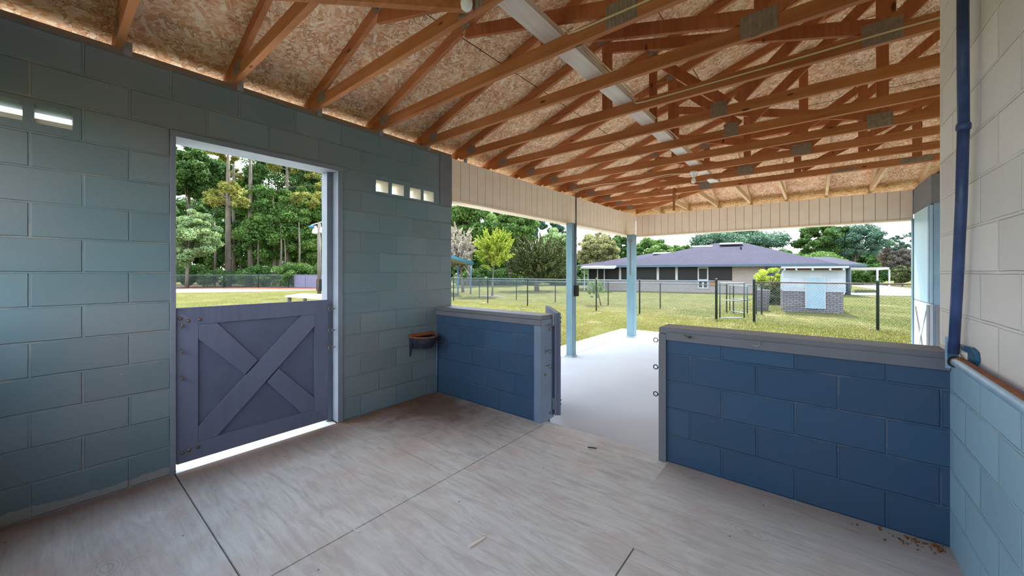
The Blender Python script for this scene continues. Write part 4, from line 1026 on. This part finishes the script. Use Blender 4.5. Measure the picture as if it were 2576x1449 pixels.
p = P3(785,570); MB().lathe((p.x,p.y,p.z), [(0.04,0.1),(0.2,0.0),(0.22,-0.08),(0.03,-0.1)], 12).build('lamp', M_PLATE, t, smooth=True)
for s_, y_ in ((-0.16,712),(0.16,712)):
    q = P3(803,y_); MB().box(q.x+s_-0.06, q.x+s_+0.06, q.y-0.08, q.y+0.08, q.z-0.5, q.z+0.25).build('meter_box', M_DARK, t)
pl_ = thing('timber_platform', 'low grey timber platform just outside the side doorway', 'platform', (-9.5,5.0,GZ))
c1, c2, c3, c4 = at(717,750,13.0), at(848,757,11.5), at(848,752,13.6), at(760,748.5,14.5)
for c_ in (c1,c2,c3,c4): c_.z = 0.55
mb = MB().prism([c1,c2,c3,c4], (0,0,0.05)); mb.build('deck', M_BOARD, pl_)
for c_ in (c1.lerp(c3,0.08), c2.lerp(c4,0.08), c3.lerp(c1,0.08), c4.lerp(c2,0.1)): MB().box(c_.x-0.05, c_.x+0.05, c_.y-0.05, c_.y+0.05, GZ-0.02, 0.55).build('leg', M_POLE, pl_)

# ------------------------------------------------------------------ metal canopy at left of lawn
M_TEAL = plain('teal_metal', osr(84,150,178), 0.45, 0.1, 6); M_TIN = plain('pale_tin', osr(196,190,178), 0.5, 0.1, 4)
t = thing('metal_canopy', 'open teal metal canopy on thin posts at left edge of lawn', 'canopy', (*G(1170,741),GZ))
q1 = at(1190,663,25.2); q2 = at(1060,625,22.5); q3 = at(1040,640,31); q4 = at(1160,668,31)
MB().prism([q1,q2,q3,q4], (0,0,0.05)).build('roof_sheet', M_TIN, t)
MB().beam(q1+Vector((0,0,0.03)), q2+Vector((0,0,0.03)), 0.08, 0.20).build('fascia', M_TEAL, t); MB().beam(q1+Vector((0,0,0.03)), q4+Vector((0,0,0.03)), 0.08, 0.20).build('fascia', M_TEAL, t)
for px, yb in ((1184,740),(1152,742)):
    p = on_ground(px, yb); MB().tube([p, Vector((p.x,p.y,at(1170,668,25).z))], 0.055, 8).build('post', M_TEAL, t, smooth=True)
p = on_ground(1184,740); MB().tube([Vector((p.x,p.y,1.1)), Vector((p.x-0.7,p.y,at(1170,668,25).z))], 0.03, 6).build('brace', M_TIN, t)
M_SOIL = plain('soil_ring', osr(120,104,90), 0.95, 0.2, 6)
p = on_ground(1238,745); struct(MB().lathe((p.x,p.y,GZ), [(0.9,0.0),(0.85,0.015),(0.1,0.03)], 20), 'ground_bed', M_SOIL)

# ------------------------------------------------------------------ house
M_BRICK_P = brick_mat('pale_pink_brick', osr(196,180,172), osr(180,166,160), osr(206,196,190), axis=2)
M_SH = shingle_mat(); M_FASC = plain('slate_fascia', osr(96,116,136), 0.5, 0.1, 3); M_SCREEN = plain('dark_porch_screen', osr(30,32,36), 0.5, 0.25, 2)
M_WPAINT = plain('white_paint', osr(222,224,226), 0.5, 0.04, 3); M_GLASS = plain('dark_window_glass', osr(40,46,52), 0.12, 0.3, 3, spec=0.6)
HOUSE_D = (0.97, 0.245)
hl = on_ground(1478,729.5); hr = on_ground(2120,744)
dv = Vector((hr.x-hl.x, hr.y-hl.y, 0)); HL = dv.length; ex = dv/HL; ey = Vector((-ex.y,ex.x,0))
hs_ = thing('house', 'low brick ranch house with violet grey hip roof across the lawn', 'house', (hl.x,hl.y,GZ))
def col_u(px):   # distance along house front where column px meets it
    a = (px-1288)/F_PX; r = Vector((a*CY-SY, a*SY+CY, 0)); # ray: t*r = hl + u*ex
    det = r.x*(-ex.y)-r.y*(-ex.x); u = (r.x*hl.y-r.y*hl.x)/(r.x*(-ex.y)-r.y*(-ex.x)) if abs(det) > 1e-6 else 0
    return u
def col_u2(px):
    a = (px-1288)/F_PX; rx_, ry_ = a*CY-SY, a*SY+CY
    # solve t*rx = hl.x+u*ex.x ; t*ry = hl.y+u*ex.y
    A_ = np.array([[rx_, -ex.x],[ry_, -ex.y]]); t_, u_ = np.linalg.solve(A_, np.array([hl.x, hl.y])); return float(u_), float(t_)
def hz(px, py): u_, t_ = col_u2(px); return CAMZ+(HY-py)/F_PX*t_
def hp(u, o, z): q = Vector((hl.x,hl.y,0))+ex*u+ey*o; return (q.x,q.y,z)
def hbox(u0, u1, o0, o1, z0, z1): return MB().prism([hp(u0,o0,z0),hp(u1,o0,z0),hp(u1,o1,z0),hp(u0,o1,z0)], (0,0,z1-z0))
U = {k: col_u2(k)[0] for k in (1478,1535,1560,1600,1655,1702,1755,1782,1842,1925,1950,2000,2060,2130)}
ze_ = hz(1800, 668); zs_ = hz(1750, 705)      # eave underside, sill of the porch
hbox(U[1478], U[1842], 0.0, 0.15, GZ, zs_).build('knee_wall', M_BRICK_P, hs_)
hbox(U[1842], U[2060]+0.6, 0.0, 3.0, GZ, ze_).build('brick_wall', M_BRICK_P, hs_)
hbox(U[1478], U[1842], 2.6, 8.0, GZ, ze_).build('back_wall', M_SCREEN, hs_)
hbox(U[1478], U[1842], 0.05, 0.07, zs_, ze_).build('porch_screen', M_SCREEN, hs_)
for k in (1560, 1655, 1702): hbox(U[k]-0.09, U[k]+0.09, -0.04, 0.1, zs_, ze_).build('porch_post', M_WPAINT, hs_)
for k in (1478,): hbox(U[k], U[k]+0.12, -0.04, 0.1, GZ, ze_).build('porch_post', M_WPAINT, hs_)
dd = hbox(U[1755], U[1755]+0.09, -0.06, 0.02, GZ+0.3, ze_-0.1); u1 = U[1782]
for bx in (hbox(u1-0.09, u1, -0.06, 0.02, GZ+0.3, ze_-0.1), hbox(U[1755]+0.09, u1-0.09, -0.06, 0.02, ze_-0.22, ze_-0.1), hbox(U[1755]+0.09, u1-0.09, -0.06, 0.02, zs_-0.05, zs_+0.08), hbox(U[1755]+0.09, u1-0.09, -0.06, 0.02, GZ+0.3, GZ+0.4)): dd.add(bx.v, bx.f)
sd = dd.build('screen_door', M_WPAINT, hs_)
hbox(U[1755]+0.09, u1-0.09, -0.03, -0.01, GZ+0.4, ze_-0.22).build('screen', M_SCREEN, sd)
hbox(U[1755]+0.3, u1-0.3, -0.045, -0.032, GZ+0.4, zs_-0.15).build('pet_flap', M_WPAINT, sd)
uu = col_u2(1793)[0]; hbox(uu-0.18, uu+0.18, -0.02, 0.0, GZ+0.5, GZ+0.95).build('vent_grille', M_RUST, hs_)
wn = hbox(U[1925], U[1950]+0.15, -0.03, 0.03, hz(1937,695), ze_-0.06).build('window', M_FASC, hs_)
hbox(U[1925]+0.06, U[1950]+0.09, -0.04, -0.031, hz(1937,695)+0.06, ze_-0.1).build('pane', M_GLASS, wn)
# hip roof
ue0, ue1 = U[1535]-0.3, col_u2(2098)[0]; of, ob = -0.8, 10.5; zrf = hz(1830, 612)
ridge0, ridge1 = col_u2(1700)[0], col_u2(1862)[0]
def roof(u0, u1_, o0, o1, ze__, r0, r1, zr_, ro):
    V = [hp(u0,o0,ze__),hp(u1_,o0,ze__),hp(u1_,o1,ze__),hp(u0,o1,ze__),hp(r0,ro,zr_),hp(r1,ro,zr_)]
    return MB().add(V, [(0,1,5,4),(1,2,5),(2,3,4,5),(3,0,4),(0,3,2,1)])
du = 5.6
def ridge_u(px): # ridge sits du behind the front
    a = (px-1288)/F_PX; rx_, ry_ = a*CY-SY, a*SY+CY; o = Vector((hl.x,hl.y,0))+ey*du
    t_, u_ = np.linalg.solve(np.array([[rx_,-ex.x],[ry_,-ex.y]]), np.array([o.x,o.y])); return float(u_), float(t_)
ra, ta = ridge_u(1800); rb, tb = ridge_u(1868)
zrg = CAMZ+(HY-612)/F_PX*ta
roof(ue0, ue1, of, 2*du-of, ze_+0.05, ra, rb, zrg, du).build('roof', M_SH, hs_)
hbox(ue0-0.02, ue1+0.02, of-0.03, of, ze_-0.10, ze_+0.07).build('fascia', M_FASC, hs_)
# lower wing roofs left and right
ra2, ta2 = ridge_u(1640); zr2 = CAMZ+(HY-637)/F_PX*ta2
roof(U[1478]-1.2, col_u2(1720)[0], of+0.3, 2*du-of, ze_+0.04, ra2, ridge_u(1700)[0], zr2, du).build('roof', M_SH, hs_)
ra3, ta3 = ridge_u(2070); zr3 = CAMZ+(HY-646)/F_PX*ta3
u_e = col_u2(2172)[0]
roof(col_u2(2010)[0], u_e, of+0.2, 2*du-of, ze_-0.02, ra3-1.5, ra3+0.4, zr3, du).build('roof', M_SH, hs_)
hbox(col_u2(2098)[0], u_e+0.02, of+0.16, of+0.2, ze_-0.16, ze_).build('fascia', M_FASC, hs_)
# roof vents
for px, py, wv in ((1668,637,1.5),(1767,620,1.6),(1838,613,1.7)):
    uv, tv = ridge_u(px); zv = CAMZ+(HY-py)/F_PX*tv*0.985
    MB().prism([hp(uv-wv/2,du-1.2,zv-0.10),hp(uv+wv/2,du-1.2,zv-0.10),hp(uv+wv/2,du-0.5,zv+0.02),hp(uv-wv/2,du-0.5,zv+0.02)], (0,0,0.07)).build('ridge_vent', M_TIN, hs_)
uv, tv = ridge_u(1860); MB().tube([hp(uv,du-2.2,zrg-1.0),hp(uv,du-2.2,zrg-0.52)], 0.07, 8).build('vent_pipe', M_DARK, hs_)
# white patio cover at the house's left end
pc = [at(1460,676,31.5), at(1545,676,29.5), at(1552,672,31.5), at(1475,671,34)]
MB().prism(pc, (0,0,0.14)).build('patio_cover', M_WPAINT, hs_)
for px in (1470, 1503, 1520): p = on_ground(px, 731); MB().tube([p, Vector((p.x,p.y,at(px,677,31).z))], 0.05, 8).build('cover_post', M_WPAINT, hs_)

# ------------------------------------------------------------------ shed
sl_, sr_ = on_ground(1970,783), on_ground(2122,790)
dv2 = Vector((sr_.x-sl_.x, sr_.y-sl_.y, 0)); SW = dv2.length; sx = dv2/SW; sy = Vector((-sx.y,sx.x,0)); dsh = 14.4
sh = thing('garden_shed', 'small white shed with brick base and blank door behind the fence', 'shed', sl_)
def sp3(u, o, z): q = Vector((sl_.x,sl_.y,0))+sx*u+sy*o; return (q.x,q.y,z)
def sbox(u0, u1, o0, o1, z0, z1): return MB().prism([sp3(u0,o0,z0),sp3(u1,o0,z0),sp3(u1,o1,z0),sp3(u0,o1,z0)], (0,0,z1-z0))
M_BRICK_G = brick_mat('grey_brick', osr(176,168,168), osr(150,140,144), osr(96,90,100), 0.2, 0.07, axis=0)
M_SHW = block_mat('white_shed_block', 0, 0.0, osr(208,220,232), osr(216,226,236), worn=0.0)
zbk = CAMZ+(HY-734)/F_PX*dsh; ztp = CAMZ+(HY-682)/F_PX*dsh; zrf_ = CAMZ+(HY-673.5)/F_PX*dsh
sbox(0.0, SW, 0.0, 2.4, GZ, zbk).build('brick_base', M_BRICK_G, sh)
sbox(0.0, SW+0.06, -0.03, 2.4, zbk, ztp+0.05).build('white_wall', M_SHW, sh)
M_SHD = plain('pale_blue_shed_door', osr(186,216,232), 0.6, 0.08, 3)
k0, k1 = SW*0.395, SW*0.70
sd = sbox(k0, k1, -0.06, -0.031, GZ+0.16, CAMZ+(HY-698)/F_PX*dsh).build('shed_door', M_SHD, sh)
for a_, b_ in ((k0-0.03,k0),(k1,k1+0.03)): sbox(a_, b_, -0.06, -0.031, GZ+0.16, CAMZ+(HY-698)/F_PX*dsh+0.03).build('door_trim', M_WPAINT, sd)
sbox(k0, k1, -0.06, -0.031, CAMZ+(HY-698)/F_PX*dsh, CAMZ+(HY-698)/F_PX*dsh+0.03).build('door_trim', M_WPAINT, sd)
MB().prism([sp3(-0.08,-0.35,zrf_),sp3(SW+0.1,-0.35,zrf_),sp3(SW+0.1,2.6,zrf_-0.25),sp3(-0.08,2.6,zrf_-0.25)], (0,0,0.035)).build('roof', M_TIN, sh)
sbox(-0.08, SW+0.1, -0.38, -0.35, zrf_-0.02, zrf_+0.05).build('fascia', M_WPAINT, sh)
for f in (0.02, 0.22, 0.49, 0.77, 0.98): sbox(SW*f-0.03, SW*f+0.03, -0.35, 0.0, zrf_-0.10, zrf_-0.002).build('rafter_tail', M_WPAINT, sh)
sbox(0.0, SW, 0.02, 0.05, ztp+0.05, zrf_+0.02).build('eave_shadow_strip', M_RUST, sh)  # brown strip painted in as the shadow under the eave
# grey rolled wire / water tank left of the shed
p = on_ground(1918,781)
tag(MB().lathe((p.x,p.y,GZ), [(0.17,0.0),(0.20,0.02),(0.27,0.80),(0.28,0.84),(0.24,0.84),(0.1,0.83)], 18).build('flared_planter', M_BRICK_G, smooth=True), 'grey flared brick planter left of the shed behind fence', 'planter')

# ------------------------------------------------------------------ driveway and carport
M_DRIVE = plain('bright_driveway', srgb(216,212,208), 0.9, 0.04, 0.5)
pts = [on_ground(2120,741.5), on_ground(2330,745), on_ground(2330,731), on_ground(2240,721), on_ground(2150,708), on_ground(2090,706), on_ground(2110,714), on_ground(2200,727), on_ground(2210,737), on_ground(2120,737)]
struct(MB().prism([Vector((q.x,q.y,GZ-0.01)) for q in pts], (0,0,0.03)), 'ground_driveway', M_DRIVE)
t = thing('carport', 'flat white carport on thin posts beside the driveway', 'carport', on_ground(2200,738))
c1, c2, c3, c4 = at(2132,680,28), at(2207,681,27), at(2237,674,33), at(2140,672,35)
for c_ in (c2,c3,c4): c_.z = c1.z+ (0.0 if c_ is c2 else 0.12)
MB().prism([c1,c2,c3,c4], (0,0,0.16)).build('roof', M_TIN, t)
for c_, nm in ((c2,'post'),(c3,'post'),(c1,'post')):
    MB().tube([Vector((c_.x,c_.y,GZ)), Vector((c_.x,c_.y,c1.z+0.1))], 0.06, 8).build(nm, M_WPAINT, t, smooth=True)
MB().tube([Vector((c4.x,c4.y,GZ)), Vector((c4.x,c4.y,c1.z+0.1))], 0.06, 8).build('post', M_FPOST, t, smooth=True)
p = on_ground(2133,742)
tag(MB().lathe((p.x,p.y,GZ), [(0.16,0),(0.16,2.0),(0.13,2.02)], 12).build('corner_post', M_FASC, smooth=True), 'slate grey post at right corner of the shed', 'post')
